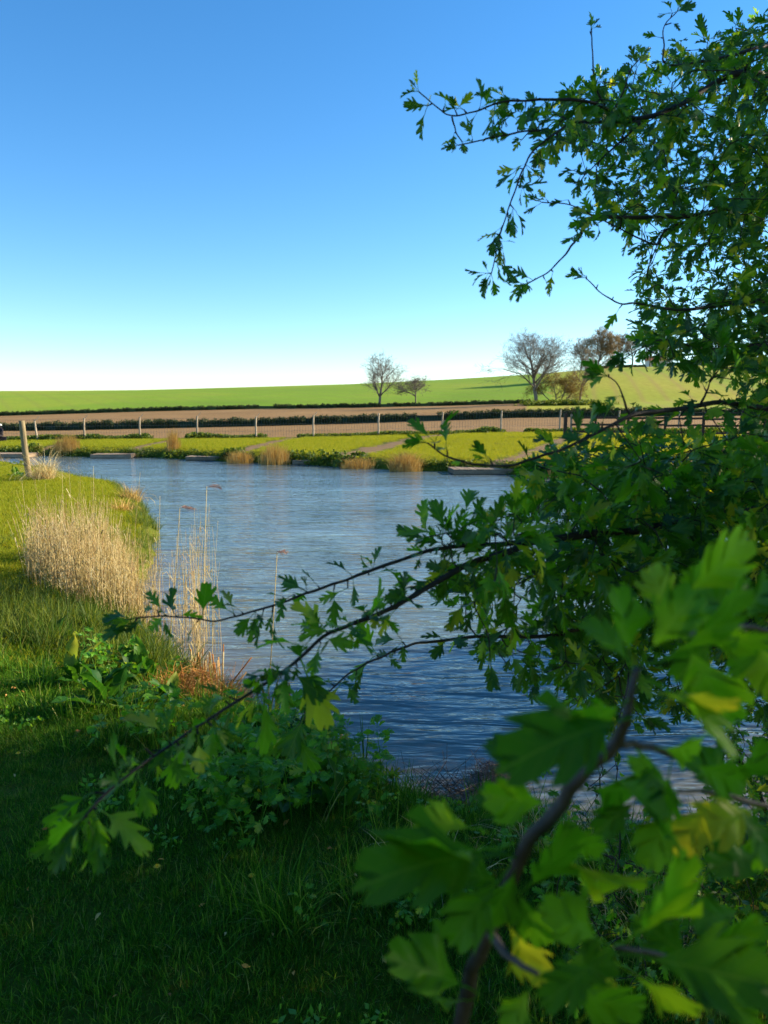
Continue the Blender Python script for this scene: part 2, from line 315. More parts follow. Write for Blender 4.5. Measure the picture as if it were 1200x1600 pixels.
def hgt(x, y):
    x = np.asarray(x, float); y = np.asarray(y, float)
    L = land(x, y); s = sdf(x, y)
    s = s+.14*(vn(x*2.1+9, y*2.1)-.5)+.10*(vn(x*6+3, y*6)-.5)
    wd = np.where(y > 22, .35, .30)
    up = L*(1-np.exp(-np.maximum(s, 0)/wd))+.02*(vn(x*3, y*3)-.5)*(s > 0)+.006*(s > 0)
    return np.where(s > 0, up, -.7*(1-np.exp(np.minimum(s, 0)/.8))-.004)
PATHS = [[(40, 706), (62, 700), (120, 690)], [(185, 712), (215, 700), (262, 690)], [(330, 715), (372, 706), (440, 690), (470, 686)],
         [(500, 722), (540, 712), (590, 702), (650, 692), (690, 688)], [(740, 736), (780, 722), (830, 708), (890, 692)], [(1040, 750), (1085, 720), (1130, 704), (1240, 700)]]
PW = []
for pl in PATHS:
    PW.append([tuple(G(x, y, .42)[:2]) for x, y in pl])
def pathmask(x, y):
    m = np.zeros(np.shape(x))
    for pl, wd in zip(PW, (.6, .65, .8, 1.2, .8, 1.2)):
        for (ax, ay), (bx, by) in zip(pl[:-1], pl[1:]):
            t = np.clip(((x-ax)*(bx-ax)+(y-ay)*(by-ay))/((bx-ax)**2+(by-ay)**2), 0, 1)
            m = np.maximum(m, 1-np.clip(np.hypot((x-ax-t*(bx-ax))*1, (y-ay-t*(by-ay))*1.3)/wd, 0, 1))
    return m
def axis(segs):
    out = []
    for a, b, st in segs: out += list(np.arange(a, b-1e-6, st))
    return out
gx = lambda a, n, f: list(a*f**np.arange(1, n))
xs = axis([(-40, -8, .5), (-8, 8, .11), (8, 40, .5)]); xs += axis([(40, 112, 2.5)])+[112]+gx(112, 18, 1.28); xs = [-v for v in gx(40, 22, 1.28)][::-1]+xs
ys = axis([(-30, -2, 2), (-2, 12, .11), (12, 26, .3), (26, 46, .25), (46, 50, .8), (50, 170, 4)])+[170]+list(170+np.cumsum([5*1.12**i for i in range(42)]))
xs = np.array(xs); ys = np.array(ys)
XX, YY = np.meshgrid(xs, ys); ZZ = hgt(XX, YY)
print('ground grid', XX.shape, ys[-1], xs[-1])
xc = (XX[:-1, :-1]+XX[1:, 1:])/2; yc = (YY[:-1, :-1]+YY[1:, 1:])/2; sc_ = sdf(xc, yc)
nx = len(xs); ii, jj = np.meshgrid(np.arange(len(ys)-1), np.arange(nx-1), indexing='ij'); base = ii*nx+jj
QUAD = np.stack([base, base+1, base+1+nx, base+nx], -1)
PM = pathmask(XX, YY)
uu = xc/np.maximum(yc, 1)
zone = np.where(yc < 47, 0, np.where(yc < 90, 1, np.where(yc < 170, np.where(uu < .185+.0*uu, 1, 3), np.where(uu < .235-.0001*yc, 2, 3))))
zone = np.where((sc_ < -.25), 4, zone)
for zid, nm, mm in ((0, 'lawn', M_lawn), (1, 'ploughed_field', M_soil), (2, 'crop_field', M_crop), (3, 'pasture', M_past), (4, 'pond_bed', M_mud)):
    q = QUAD[zone == zid]; used, inv = np.unique(q.ravel(), return_inverse=True)
    b = MB(); b.add(np.stack([XX.ravel(), YY.ravel(), ZZ.ravel()], -1)[used], None, inv.reshape(-1, 4), PM.ravel()[used]); o = b.build(nm, mm); tag(o, kind='structure')
wx, wy = np.meshgrid(np.array(axis([(-45, -8, 1), (-8, 8, .15), (8, 41, 1)])), np.array(axis([(2, 12, .15), (12, 48.5, .5)]))); nw = wx.shape[1]; wi = (np.arange(wx.shape[0]-1)[:, None]*nw+np.arange(nw-1)[None]).ravel()
b = MB(); b.add(np.stack([wx.ravel(), wy.ravel(), wx.ravel()*0], -1), None, np.stack([wi, wi+1, wi+1+nw, wi+nw], -1), (np.clip(1+sdf(wx, wy)/1.1, 0, 1)*(wy < 12)).ravel()); tag(b.build('water', M_water, smooth=False), kind='structure')

# ------------------------------------------------------------------ scattering (geometry nodes)
TCOL = {}
def template_set(name, meshes):
    c = bpy.data.collections.new(name)
    for i, me in enumerate(meshes):
        o = bpy.data.objects.new('%s_%02d' % (name, i), me); c.objects.link(o)
    TCOL[name] = (c, len(meshes)); return c
def scatter(name, pts, tset, scl, matn, rz=None, tilt=.15, parent=None):
    pts = np.asarray(pts, float); n = len(pts); c, k = TCOL[tset]
    me = bpy.data.meshes.new(name); me.vertices.add(n); me.vertices.foreach_set('co', pts.ravel())
    rot = np.stack([rng.normal(0, tilt, n), rng.normal(0, tilt, n), rng.random(n)*6.283 if rz is None else rz], -1)
    a = me.attributes.new('rot', 'FLOAT_VECTOR', 'POINT'); a.data.foreach_set('vector', rot.astype(np.float32).ravel())
    a = me.attributes.new('scl', 'FLOAT', 'POINT'); a.data.foreach_set('value', np.broadcast_to(scl, (n,)).astype(np.float32))
    a = me.attributes.new('idx', 'INT', 'POINT'); a.data.foreach_set('value', rng.integers(0, k, n).astype(np.int32))
    me.materials.append(matn); me.update()
    o = bpy.data.objects.new(name, me); SC.collection.objects.link(o)
    g = bpy.data.node_groups.new('scatter_'+name, 'GeometryNodeTree')
    g.interface.new_socket('Geometry', in_out='INPUT', socket_type='NodeSocketGeometry'); g.interface.new_socket('Geometry', in_out='OUTPUT', socket_type='NodeSocketGeometry')
    gi = g.nodes.new('NodeGroupInput'); go = g.nodes.new('NodeGroupOutput'); iop = g.nodes.new('GeometryNodeInstanceOnPoints'); m2p = g.nodes.new('GeometryNodeMeshToPoints')
    ci = g.nodes.new('GeometryNodeCollectionInfo'); ci.inputs['Collection'].default_value = c; ci.inputs['Separate Children'].default_value = True; ci.inputs['Reset Children'].default_value = True
    def na(nm, ty):
        q = g.nodes.new('GeometryNodeInputNamedAttribute'); q.data_type = ty; q.inputs[0].default_value = nm; return q.outputs[0]
    er = g.nodes.new('FunctionNodeEulerToRotation')
    L = g.links.new; L(gi.outputs[0], m2p.inputs[0]); L(m2p.outputs[0], iop.inputs['Points']); L(ci.outputs[0], iop.inputs['Instance']); iop.inputs['Pick Instance'].default_value = True
    L(na('idx', 'INT'), iop.inputs['Instance Index']); L(na('rot', 'FLOAT_VECTOR'), er.inputs[0]); L(er.outputs[0], iop.inputs['Rotation']); L(na('scl', 'FLOAT'), iop.inputs['Scale']); L(iop.outputs[0], go.inputs[0])
    md = o.modifiers.new('scatter', 'NODES'); md.node_group = g
    if parent is not None: o.parent = parent; o.matrix_parent_inverse = parent_inv(parent)
    return o
def blades(n, r, h, wd, lean=.5, seg=3, curl=.6, rs=None, droop=0.0):   # a tuft of n curved blades
    rs = rs or rng; b = MB()
    for _ in range(n):
        a = rs.random()*6.283; rr = r*math.sqrt(rs.random()); base = np.array([rr*math.cos(a), rr*math.sin(a), 0])
        az = a+rs.normal(0, 1.2); L = h*(.55+.6*rs.random()); w_ = wd*(.7+.6*rs.random()); ln = lean*rs.random(); d = np.array([math.cos(az), math.sin(az), 0]); sd = np.array([-d[1], d[0], 0])*w_/2
        sv = rs.random()*6.283; sd = np.array([math.cos(sv), math.sin(sv), 0])*w_/2
        V = []; p = base.copy(); th = ln*.5
        for i in range(seg+1):
            f = i/seg
            if i < seg: V += [p-sd*(1-f*.7), p+sd*(1-f*.7)]
            else: V += [p]
            th += (ln*curl+droop*f)/seg*1.6; p = p+(d*math.sin(th)+np.array([0, 0, math.cos(th)]))*L/seg
        Q = [[2*i, 2*i+1, 2*i+3, 2*i+2] for i in range(seg-1)]; T = [[2*seg-2, 2*seg-1, 2*seg]]
        b.add(V, T, Q, rs.random())
    return b
template_set('lawn_tuft', [blades(40, .075, .055, .0032, 1.5, 2).mesh('lawn_tuft', M_grass) for _ in range(5)])
template_set('long_tuft', [blades(34, .07, .20, .004, .9, 3, .9).mesh('long_tuft', M_grass) for _ in range(4)])
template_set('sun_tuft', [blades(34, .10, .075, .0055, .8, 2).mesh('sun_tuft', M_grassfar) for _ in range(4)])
template_set('bank_tuft', [blades(34, .12, .24, .007, .9, 3, .9).mesh('bank_tuft', M_weed) for _ in range(4)])
template_set('reed_foot', [blades(26, .08, .30, .008, .8, 3, .9).mesh('reed_foot', M_weed) for _ in range(3)])
template_set('straw_tuft', [blades(30, .10, .34, .006, .8, 3, .8, droop=.5).mesh('straw_tuft', M_gold) for _ in range(4)])
def leafcloud(n, r, s, mt, flat=.8, stems=0):
    b = MB()
    c = rng.normal(0, 1, (n, 3)); c /= np.linalg.norm(c, axis=1)[:, None]; c *= (r*rng.random(n)**.45)[:, None]; c[:, 2] *= flat
    for p in c:
        u = nrm(rng.normal(0, 1, 3)); v = nrm(np.cross(u, rng.normal(0, 1, 3))); q = s*(.6+.8*rng.random())
        b.add([p-u*q*.5, p+v*q*.32, p+u*q*.6, p-v*q*.32], None, [[0, 1, 2, 3]], rng.random())
    return b
template_set('hedge_clump', [leafcloud(70, .42, .16, M_hedge).mesh('hedge_clump', M_hedge, False) for _ in range(4)])
template_set('weed_clump', [leafcloud(60, .16, .06, M_weed).mesh('weed_clump', M_weed, False) for _ in range(4)])

def sample(n, x0, x1, y0, y1, smin=.05, smax=1e9, front=True, mx=60):
    x = x0+(x1-x0)*rng.random(n); y = y0+(y1-y0)*rng.random(n); s = sdf(x, y); k = (s > smin) & (s < smax)
    if front:
        px, py, d = proj(np.stack([x, y, np.full(n, .4)], -1)); k &= (d > .3) & (px > -mx) & (px < 1200+mx) & (py < 1700)
    x, y = x[k], y[k]; return np.stack([x, y, hgt(x, y)-.004], -1)
# mown grass in the foreground
p = sample(26000, -3.2, 3.5, 1.2, 6.2, .12); tag(scatter('lawn_grass', p, 'lawn_tuft', .7+.8*vn(p[:, 0]*2, p[:, 1]*2)*rng.random(len(p)), M_grass), 'short mown grass of the shaded near bank', 'grass', kind='stuff')
p = sample(2600, -4.0, 3.5, 1.4, 7.5, .05, .75); q = sample(900, -4.2, 3.2, 2.4, 7.5, .75, 1.9); q = q[vn(q[:, 0]*1.5+5, q[:, 1]*1.5) > .55]; p = np.concatenate([p, q])
tag(scatter('long_grass', p, 'long_tuft', .5+.8*rng.random(len(p)), M_grass), 'long uncut grass growing along the near waterline', 'grass', kind='stuff')
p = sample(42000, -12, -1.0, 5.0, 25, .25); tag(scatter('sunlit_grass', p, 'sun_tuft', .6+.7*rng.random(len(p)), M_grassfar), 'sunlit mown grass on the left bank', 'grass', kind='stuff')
p = sample(9000, -14, -.8, 5.5, 25, .02, .45); tag(scatter('bank_grass', p, 'bank_tuft', .5+.6*rng.random(len(p)), M_weed), 'rough grass fringing the left bank of the pond', 'grass', kind='stuff')
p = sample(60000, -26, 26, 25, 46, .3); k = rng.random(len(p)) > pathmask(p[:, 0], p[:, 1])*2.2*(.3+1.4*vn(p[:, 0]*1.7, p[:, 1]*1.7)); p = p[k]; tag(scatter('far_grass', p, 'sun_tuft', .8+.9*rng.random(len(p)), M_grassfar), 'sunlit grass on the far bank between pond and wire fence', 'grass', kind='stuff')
p = sample(16000, -22, 24, 24, 42, -.05, .5); k = vn(p[:, 0]*.7, p[:, 1]*.7+3) > .25; p = p[k]; p[:, 2] = np.maximum(p[:, 2], 0); tag(scatter('waterside_weeds', p, 'weed_clump', .6+1.0*rng.random(len(p))+1.3*(vn(p[:, 0]*.5+9, p[:, 1]*.5) > .6), M_weed), 'low green weeds overhanging the far waterline', 'weeds', kind='stuff')
p = sample(6000, -22, 24, 24, 42, -.05, .35); p[:, 2] = np.maximum(p[:, 2], 0); tag(scatter('waterside_sedge', p, 'bank_tuft', .8+.9*rng.random(len(p)), M_weed), 'dark sedge hanging over the far waterline', 'grass', kind='stuff')
xw = rng.uniform(-24, 26, 2600); xw = xw[vn(xw*.5, xw*0+7) > .28]; yw = 46.4+rng.normal(0, .25, len(xw)); tag(scatter('fence_foot_weeds', np.stack([xw, yw, hgt(xw, yw)+.05], -1), 'weed_clump', 1.0+1.6*vn(xw*.8, xw*0)**2+.4*rng.random(len(xw)), M_weed), 'green weeds along the foot of the wire fence', 'weeds', kind='stuff')

# ------------------------------------------------------------------ hedges
def hedge(name, Y, x0, x1, h, wd, label, step=.16, rag=.3):
    n = int((x1-x0)/.5)+2; xx = np.linspace(x0, x1, n); z = hgt(xx, np.full(n, Y)); top = h*(.62+rag*.4*vn(xx*.6, xx*0+Y))
    e = empty(name, (x0, Y, z[0]), label, 'hedge')
    b = MB(); V = np.concatenate([np.stack([xx, xx*0+Y-wd*.3, z-.2], -1), np.stack([xx, xx*0+Y-wd*.28, z+top], -1), np.stack([xx, xx*0+Y+wd*.28, z+top], -1), np.stack([xx, xx*0+Y+wd*.3, z-.2], -1)])
    i = np.arange(n-1); b.add(V, None, np.concatenate([np.stack([i+k*n, i+1+k*n, i+1+(k+1)*n, i+(k+1)*n], -1) for k in range(3)])); b.build('hedge_core', M_hedge, e)
    m = int((x1-x0)/step*3); x = rng.uniform(x0, x1, m); dy = rng.uniform(-wd/2, wd/2, m); zz = h*rng.random(m)**.8*(.8+.35*rag*2*(vn(x*.8, x*0+Y)-.4))
    gap = vn(x*.23+3, x*0+Y*.1) > .12
    p = np.stack([x, Y+dy, hgt(x, np.full(m, Y))+zz], -1)[gap]; f = scatter('foliage', p, 'hedge_clump', .55+.5*rng.random(len(p)), M_hedge, parent=e); f['kind'] = 'stuff'
    return e
hedge('hedge', 90, -62, 62, 1.05, 1.1, 'dark clipped hedge between the two brown strips, just beyond the fence')
hedge('hedge', 170, -95, 32, .95, 1.2, 'low dark hedge along the foot of the green field', .22)
def hedge_line(name, pts, h, label, n=900, parent=None):
    pts = np.array(pts); t = rng.random(n)*(len(pts)-1); i = t.astype(int); f = (t-i)[:, None]; p = pts[i]*(1-f)+pts[i+1]*f
    p = np.stack([p[:, 0]+rng.normal(0, .5, n), p[:, 1]+rng.normal(0, .6, n)], -1); z = hgt(p[:, 0], p[:, 1])+h*rng.random(n)
    o = scatter(name, np.stack([p[:, 0], p[:, 1], z], -1), 'hedge_clump', 1.6+.8*rng.random(n), M_hedge); return tag(o, label, 'hedge', kind='stuff')
hedge_line('hedge', [(104, 392), (128, 396), (150, 398), (205, 402)], 2.6, 'dark ridge-top hedge on the skyline behind the yellow pasture', 1500)

# ------------------------------------------------------------------ bare winter trees
def grow(base, d, L, r, lev, out, rs, spread, up, kids, levels):
    n = 6 if lev == 0 else 5; pts = [base]; p = base.copy(); d = nrm(d)
    for i in range(n):
        d = nrm(d+rs.normal(0, .10+.05*lev, 3)+np.array([0, 0, up])); p = p+d*L/n; pts.append(p.copy())
    pts = np.array(pts); rr = r*np.linspace(1, .42 if lev < 2 else .25, n+1)
    out.append((pts, rr, lev))
    if lev >= levels: return
    for j in range(kids[lev]):
        f = rs.uniform(.28 if lev == 0 else .15, 1.0); k = f*n; i = min(int(k), n-1); q = pts[i]*(1-(k-i))+pts[i+1]*(k-i); dd = nrm(pts[i+1]-pts[i])
        s = nrm(np.cross(dd, rs.normal(0, 1, 3))); a = rs.uniform(.45, 1.0)*spread
        grow(q, nrm(dd*math.cos(a)+s*math.sin(a)), L*rs.uniform(.50, .78)*(1.15-.45*f), r*(1-.55*f)*rs.uniform(.42, .6), lev+1, out, rs, spread, up, kids, levels)
def bare_tree(name, loc, H, label, seed, spread=.85, kids=(12, 8, 6, 5), trunk=.34, minr=.012, twig=M_treebark, group=None, trunks=1, wide=1.0, cloud=None, up=.05):
    rs = np.random.default_rng(seed); e = empty(name, loc, label, 'tree', group); out = []
    for k in range(trunks):
        d = np.array([rs.normal(0, .05)+(k-(trunks-1)/2)*.5, rs.normal(0, .1), 1]); grow(np.array([(k-(trunks-1)/2)*.3, 0, -.3]), d, H*.55, H*.026*(1 if trunks == 1 else .7), 0, out, rs, spread, up, kids, len(kids))
    allp = np.concatenate([o[0] for o in out]); s = H/(allp[:, 2].max()); 
    A = MB(); B = MB()
    for pts, rr, lev in out:
        pts = pts*np.array([s*wide, s*wide, s])+V3(loc); rr = np.maximum(rr, minr)
        if lev <= 1: tube(A, pts, rr*1.0, 6 if lev == 0 else 5)
        else: tube(B, pts[::2] if lev > 2 else pts, (rr[::2] if lev > 2 else rr), 3, rs.random(), cap=False)
    A.build('trunk', M_treebark, e); c = B.build('crown', twig, e)
    if cloud:
        tips = np.array([o[0][-1] for o in out if o[2] >= len(kids)-1])*np.array([s*wide, s*wide, s])+V3(loc); C = MB(); n = cloud[1]
        i = rs.integers(0, len(tips), n); q = tips[i]+rs.normal(0, .25, (n, 3)); u = rs.normal(0, 1, (n, 3)); u /= np.linalg.norm(u, axis=1)[:, None]; v = np.cross(u, rs.normal(0, 1, (n, 3))); v /= np.linalg.norm(v, axis=1)[:, None]
        sz = cloud[2]; VV = np.stack([q-u*sz, q+v*sz*.5, q+u*sz, q-v*sz*.5], 1).reshape(-1, 3); C.add(VV, None, np.arange(4*n).reshape(-1, 4), np.repeat(rs.random(n), 4)); C.build('buds', cloud[0], e)['kind'] = 'stuff'
    return e
def at(px, Y): x = (px-600)/1200*Y*.992; return (x, Y, float(hgt(np.array([x]), np.array([Y]))[0]))
bare_tree('bare_tree', at(592, 172), 12.6, 'tall slender bare tree left of all others, standing by the low hedge', 11, .9, (11, 8, 6, 5), wide=1.25)
bare_tree('bare_tree', at(650, 174), 7.2, 'small wide bare tree beside the tall slender one', 5, 1.1, (10, 7, 6, 4), wide=1.7, minr=.017)
bare_tree('bare_tree', at(836, 158), 15.5, 'largest bare tree with a full rounded crown and dark trunk', 23, .95, (15, 9, 7, 5), wide=1.3, minr=.013, up=.09)
bare_tree('bare_tree', at(905, 166), 11.5, 'leaning bare tree on the right of the golden thicket', 31, 1.0, (11, 7, 6, 5), wide=1.0)
bare_tree('thorn_tree', at(872, 160), 7.2, 'low golden twiggy thicket between the two big bare trees', 41, 1.15, (9, 6, 5, 4), twig=M_twiggold, trunks=4, wide=1.15, cloud=(M_twiggold, 5200, .09))
bare_tree('budding_tree', at(928, 230), 15.5, 'round reddish brown tree rising behind the leaning bare tree', 53, 1.0, (13, 7, 6, 5), twig=M_twigred, wide=.85, minr=.03, cloud=(M_twigred, 6500, .16))
bare_tree('bare_tree', at(905, 330), 15, 'pale domed tree far behind the reddish one', 59, 1.0, (12, 7, 5, 4), minr=.04, wide=1.1)
sky_trees = [(960, 350, 17, 61), (985, 352, 16, 67), (1012, 356, 13, 71), (1045, 362, 13, 73), (1092, 372, 9, 79)]
for k, (px, Y, H, sd) in enumerate(sky_trees):
    bare_tree('ridge_tree', at(px, Y), H, ['leftmost bare tree of the ridge-top row, above the pasture', 'second tree of the ridge row, dense and brown', 'middle bare tree of the ridge row left of the farmhouse', 'thin bare tree right of the farmhouse', 'smallest bare tree at the right end of the ridge row'][k], sd, 1.0, (11, 6, 5, 4), minr=.045, twig=M_twigred if k < 2 else M_treebark, group='bare trees along the ridge')
# weeds / shrub at the foot of the big tree
bx, by, bz = at(880, 150); n = 500; x = rng.normal(bx, 3.2, n); y = rng.normal(by, 1.2, n)
tag(scatter('bramble_bank', np.stack([x, y, hgt(x, y)+.6*rng.random(n)], -1), 'weed_clump', 3+2*rng.random(n), M_grassfar), 'yellow green scrub at the foot of the thicket', 'scrub', kind='stuff')

# ------------------------------------------------------------------ farm buildings on the ridge
def farmhouse():
    x, y, z = at(1022, 372); e = empty('farmhouse', (x, y, z), 'small pale farmhouse with orange tiled roof on the ridge', 'house')
    b = MB(); box(b, (x, y, z+1.6), (9, 6, 3.6), bev=.005); b.build('wall', M_wall, e, False)
    b = MB(); hx, hy = 4.8, 3.4; V = [(x-hx, y-hy, z+3.4), (x+hx, y-hy, z+3.4), (x+hx, y+hy, z+3.4), (x-hx, y+hy, z+3.4), (x-hx, y, z+5.6), (x+hx, y, z+5.6)]
    b.add(V, [[0, 4, 3], [1, 2, 5]], [[0, 1, 5, 4], [2, 3, 4, 5], [3, 2, 1, 0]]); rf = b.build('roof', M_roof, e, False)
    b = MB(); box(b, (x+2.6, y, z+5.9), (.8, .8, 1.4)); c = b.build('chimney', M_roof, rf, False)
    for k in (-3, 0, 3):
        b = MB(); box(b, (x+k, y-3.02, z+2), (1.1, .12, 1.2)); b.build('window', M_glass, e, False)
farmhouse()
def barn():
    x, y, z = at(1118, 395); e = empty('barn', (x, y, z), 'long low barn with blue grey roof on the right of the ridge', 'barn')
    b = MB(); box(b, (x, y, z+1.0), (36, 9, 2.6), bev=.004); b.build('wall', M_wall if False else M_slate, e, False)
    b = MB(); hx, hy = 18.4, 5; V = [(x-hx, y-hy, z+2.3), (x+hx, y-hy, z+2.3), (x+hx, y+hy, z+2.3), (x-hx, y+hy, z+2.3), (x-hx, y, z+4.4), (x+hx, y, z+4.4)]
    b.add(V, [[0, 4, 3], [1, 2, 5]], [[0, 1, 5, 4], [2, 3, 4, 5], [3, 2, 1, 0]]); b.build('roof', M_slate, e, False)
barn()

# ------------------------------------------------------------------ wire fence with cranked posts
FP = [(-35, 46), (55, 46), (131, 46), (218, 46), (308, 46), (400, 46), (490, 46), (592, 46), (692, 46), (784, 46), (876, 46.3), (968, 46.6), (1062, 47), (1160, 47.4)]
FP = [(-125, 46)]+FP+[(1260, 48)]
fe = empty('wire_fence', at(55, 46), 'long wire mesh fence with pale cranked concrete posts behind the far bank', 'fence')
fb = []
for k, (px, Y) in enumerate(FP):
    x, y, z = at(px, Y); fb.append((x, y, z)); b = MB(); h = 1.30+.03*(k % 3)
    if px == 55: h = 1.25
    tube(b, [(x+(.10 if px == 55 else 0)-.02, y, z-.2), (x-.03, y, z+h*.6), (x-(.06 if px == 55 else .0), y, z+h)], [.062, .058, .052], 4)
    if px < 500: tube(b, [(x, y, z+h-.06), (x+.09, y+.03, z+h+.04), (x+.20, y+.06, z+h+.20)], [.026, .022, .018], 4)
    b.build('post', M_conc, fe, False)
b = MB()
for (x0, y0, z0), (x1, y1, z1) in zip(fb[:-1], fb[1:]):
    L = math.hypot(x1-x0, y1-y0); n = int(L/.16); hh = 1.22
    for i in range(n+1):
        f = i/n; x = x0+(x1-x0)*f; y = y0+(y1-y0)*f-.05; z = z0+(z1-z0)*f; r = .0045
        b.add([(x-r, y, z+.02), (x+r, y, z+.02), (x+r, y, z+hh), (x-r, y, z+hh)], None, [[0, 1, 2, 3]])
b.build('wire_mesh', M_wire, fe, False)['kind'] = 'stuff'
for hh in (.05, .42, .82, 1.22):
    b = MB(); tube(b, [(x, y-.05, z+hh) for x, y, z in fb], .006, 3, cap=False); b.build('strand', M_wire, fe)
# ------------------------------------------------------------------ dark rail fence with gate posts at the right
re_ = empty('rail_fence', at(884, 41), 'dark creosoted three rail fence at the right end of the far bank', 'fence')
def gz(x, y): return float(hgt(np.array([x]), np.array([y]))[0])
rp = []
for px, hh, ww in ((884, 1.25, .16), (893, 1.2, .10), (931, 1.15, .10), (982, 1.2, .12), (1040, 1.15, .10), (1100, 1.2, .12), (1165, 1.15, .10), (1230, 1.2, .12)):
    x, y, z = at(px, 41); rp.append((x, y, z)); b = MB(); box(b, (x, y, z+hh/2-.1), (ww, ww, hh+.2)); b.build('post', M_rail if px != 893 else M_conc, re_, False)
for hz in (.28, .66, 1.02):
    for a, c in zip(rp[:-1], rp[1:]):
        if a is rp[0]: continue
        b = MB(); m = [(a[i]+c[i])/2 for i in range(3)]; L = math.hypot(c[0]-a[0], c[2]-a[2]); box(b, (m[0], m[1]-.08, m[2]+hz), (L-.01, .05, .11), tilt=math.atan2(c[2]-a[2], c[0]-a[0])); b.build('rail', M_rail, re_, False)

# ------------------------------------------------------------------ fishing platforms
def platform(pxl, pxr, pyt, label, rot=0.0):
    a = G(pxl, pyt, .16); c = G(pxr, pyt, .16); L = abs(c[0]-a[0])*1.0; mx_, my = (a[0]+c[0])/2, (a[1]+c[1])/2+.55
    e = empty('fishing_platform', (mx_, my, 0), label, 'jetty', 'wooden fishing platforms along the far bank'); e.rotation_euler = (0, 0, rot)
    inv = Matrix.Rotation(rot, 4, 'Z'); n = 10
    def put(o): o.matrix_parent_inverse = Matrix.Identity(4)
    W = L/n
    for i in range(n):
        b = MB(); box(b, (-L/2+W*(i+.5), 0, .165+rng.normal(0, .003)), (W*.93, 1.25, .035), rnd=rng.random()); put(b.build('plank', M_deck, e, False))
    for yy in (-.6, .6):
        b = MB(); box(b, (0, yy, .075), (L, .05, .13), rnd=.3); put(b.build('fascia', M_deck, e, False))
    for xx in (-L/2+.03, L/2-.03):
        b = MB(); box(b, (xx, 0, .075), (.045, 1.14, .13), rnd=.6); put(b.build('end_board', M_deck, e, False))
    for xx in (-L/2+.12, L/2-.12):
        for yy in (-.5, .5):
            b = MB(); tube(b, [(xx, yy, -.5), (xx, yy, .14)], .05, 6); put(b.build('leg', M_deck, e))
platform(-26, 42, 710, 'wooden fishing platform cut by the left edge of the photo')
platform(141, 204, 710.5, 'wooden fishing platform between the left reed tuft and the small middle tuft', .05)
platform(291, 349, 714, 'wooden fishing platform left of the long straw tussock', -.05)
platform(456, 527, 720, 'wooden fishing platform in the middle of the far bank', .04)
platform(706, 800, 734, 'wooden fishing platform partly behind the hawthorn twigs', .08)

# ------------------------------------------------------------------ reed and straw tufts on the far bank
def reed_tuft(px, py, wpx, hpx, label, mt=M_gold, n=260, z=.1, lean=.25, thick=1.0, green=0):
    g = G(px, py, z); Yd = g[1]; wd = wpx/1200*Yd; H = 1.25*hpx/1200*Yd; n = int(n*1.6); b = MB()
    o_z = max(gz(g[0], g[1]), 0)
    for _ in range(n):
        x = g[0]+wd*.5*rng.uniform(-1, 1)*rng.random()**.3; y = g[1]+rng.normal(0, .18); h = H*(.45+.6*rng.random())*(1-.5*((x-g[0])/(wd*.55))**2); az = rng.random()*6.283; l = lean*h*rng.normal(0, 1)
        z0 = max(gz2(x, y), -.02); d = np.array([math.cos(az), math.sin(az)*.6, 0]); r = .008*thick
        p0 = np.array([x, y, z0-.02]); p1 = p0+np.array([0, 0, h*.55])+d*l*.3; p2 = p0+np.array([0, 0, h*(1-lean*.3)])+d*l
        s = np.array([r, 0, 0]); b.add([p0-s, p0+s, p1-s*.8, p1+s*.8, p2], [[2, 3, 4]], [[0, 1, 3, 2]], rng.random())
    return tag(b.build('reed_tuft', mt), label, 'reeds', 'straw coloured tufts along the far bank')
_cache = {}
def gz2(x, y):
    k = (round(x*4), round(y*4))
    if k not in _cache: _cache[k] = gz(x, y)
    return _cache[k]
reed_tuft(103, 709, 46, 26, 'golden reed tuft right of the leaning wooden post', n=320)
reed_tuft(271, 711, 22, 31, 'narrow golden reed tuft between two fishing platforms', n=170)
reed_tuft(375, 720, 44, 24, 'low straw tussock at the left end of the long clump', n=260, lean=.7)
reed_tuft(430, 722, 50, 34, 'tall straw tuft left of the middle fishing platform', n=330, lean=.3)
reed_tuft(560, 728, 56, 22, 'low straw and weeds right of the middle fishing platform', n=280, lean=.8)
reed_tuft(633, 732, 52, 36, 'shaggy straw tussock with dark base right of the middle platform', n=380, lean=.7)
reed_tuft(866, 742, 40, 40, 'orange straw tuft behind the hawthorn twigs', M_strawo, n=260, lean=.5)
# sparse extra straw in the far bank fringe
p = sample(2200, -20, 20, 24, 42, 0, .45); p = p[vn(p[:, 0]*.45+2, p[:, 1]*.3) > .5]; tag(scatter('waterside_straw', p, 'straw_tuft', .8+.6*rng.random(len(p)), M_straw), 'dead straw mixed into the far waterside fringe', 'grass', kind='stuff')

# ------------------------------------------------------------------ leaning post and tussock on the left bank
pb = G(47, 754, .33); b = MB(); H = 1.62
tube(b, smooth_line([(pb[0]+.02, pb[1], .0), (pb[0], pb[1], .35), (pb[0]-.07, pb[1], 1.05), (pb[0]-.12, pb[1], .30+H)], 3), [.085]*4+[.078]*3+[.074]*3, 10)
tag(b.build('wooden_post', M_post), 'weathered round wooden post leaning slightly left on the sunny bank', 'post')
def tussock(px, py, z, n, h, r, label, mt, nm='straw_tussock', wd=.012, droop=1.4, lean=1.0):
    g = G(px, py, z); b = blades(n, r, h, wd, lean, 5, 1.0, droop=droop)
    o = b.build(nm, mt); o.location = (g[0], g[1], gz(g[0], g[1])-.02); return tag(o, label, 'grass')
tussock(70, 757, .33, 380, .95, .22, 'shaggy pale straw tussock beside the leaning wooden post', M_straw)
tussock(205, 790, .2, 200, .5, .18, 'small pale dry tussock on the point of the left bank', M_gold)
tussock(190, 812, .2, 160, .38, .2, 'low brown dry tussock on the slope of the left bank', M_gold)

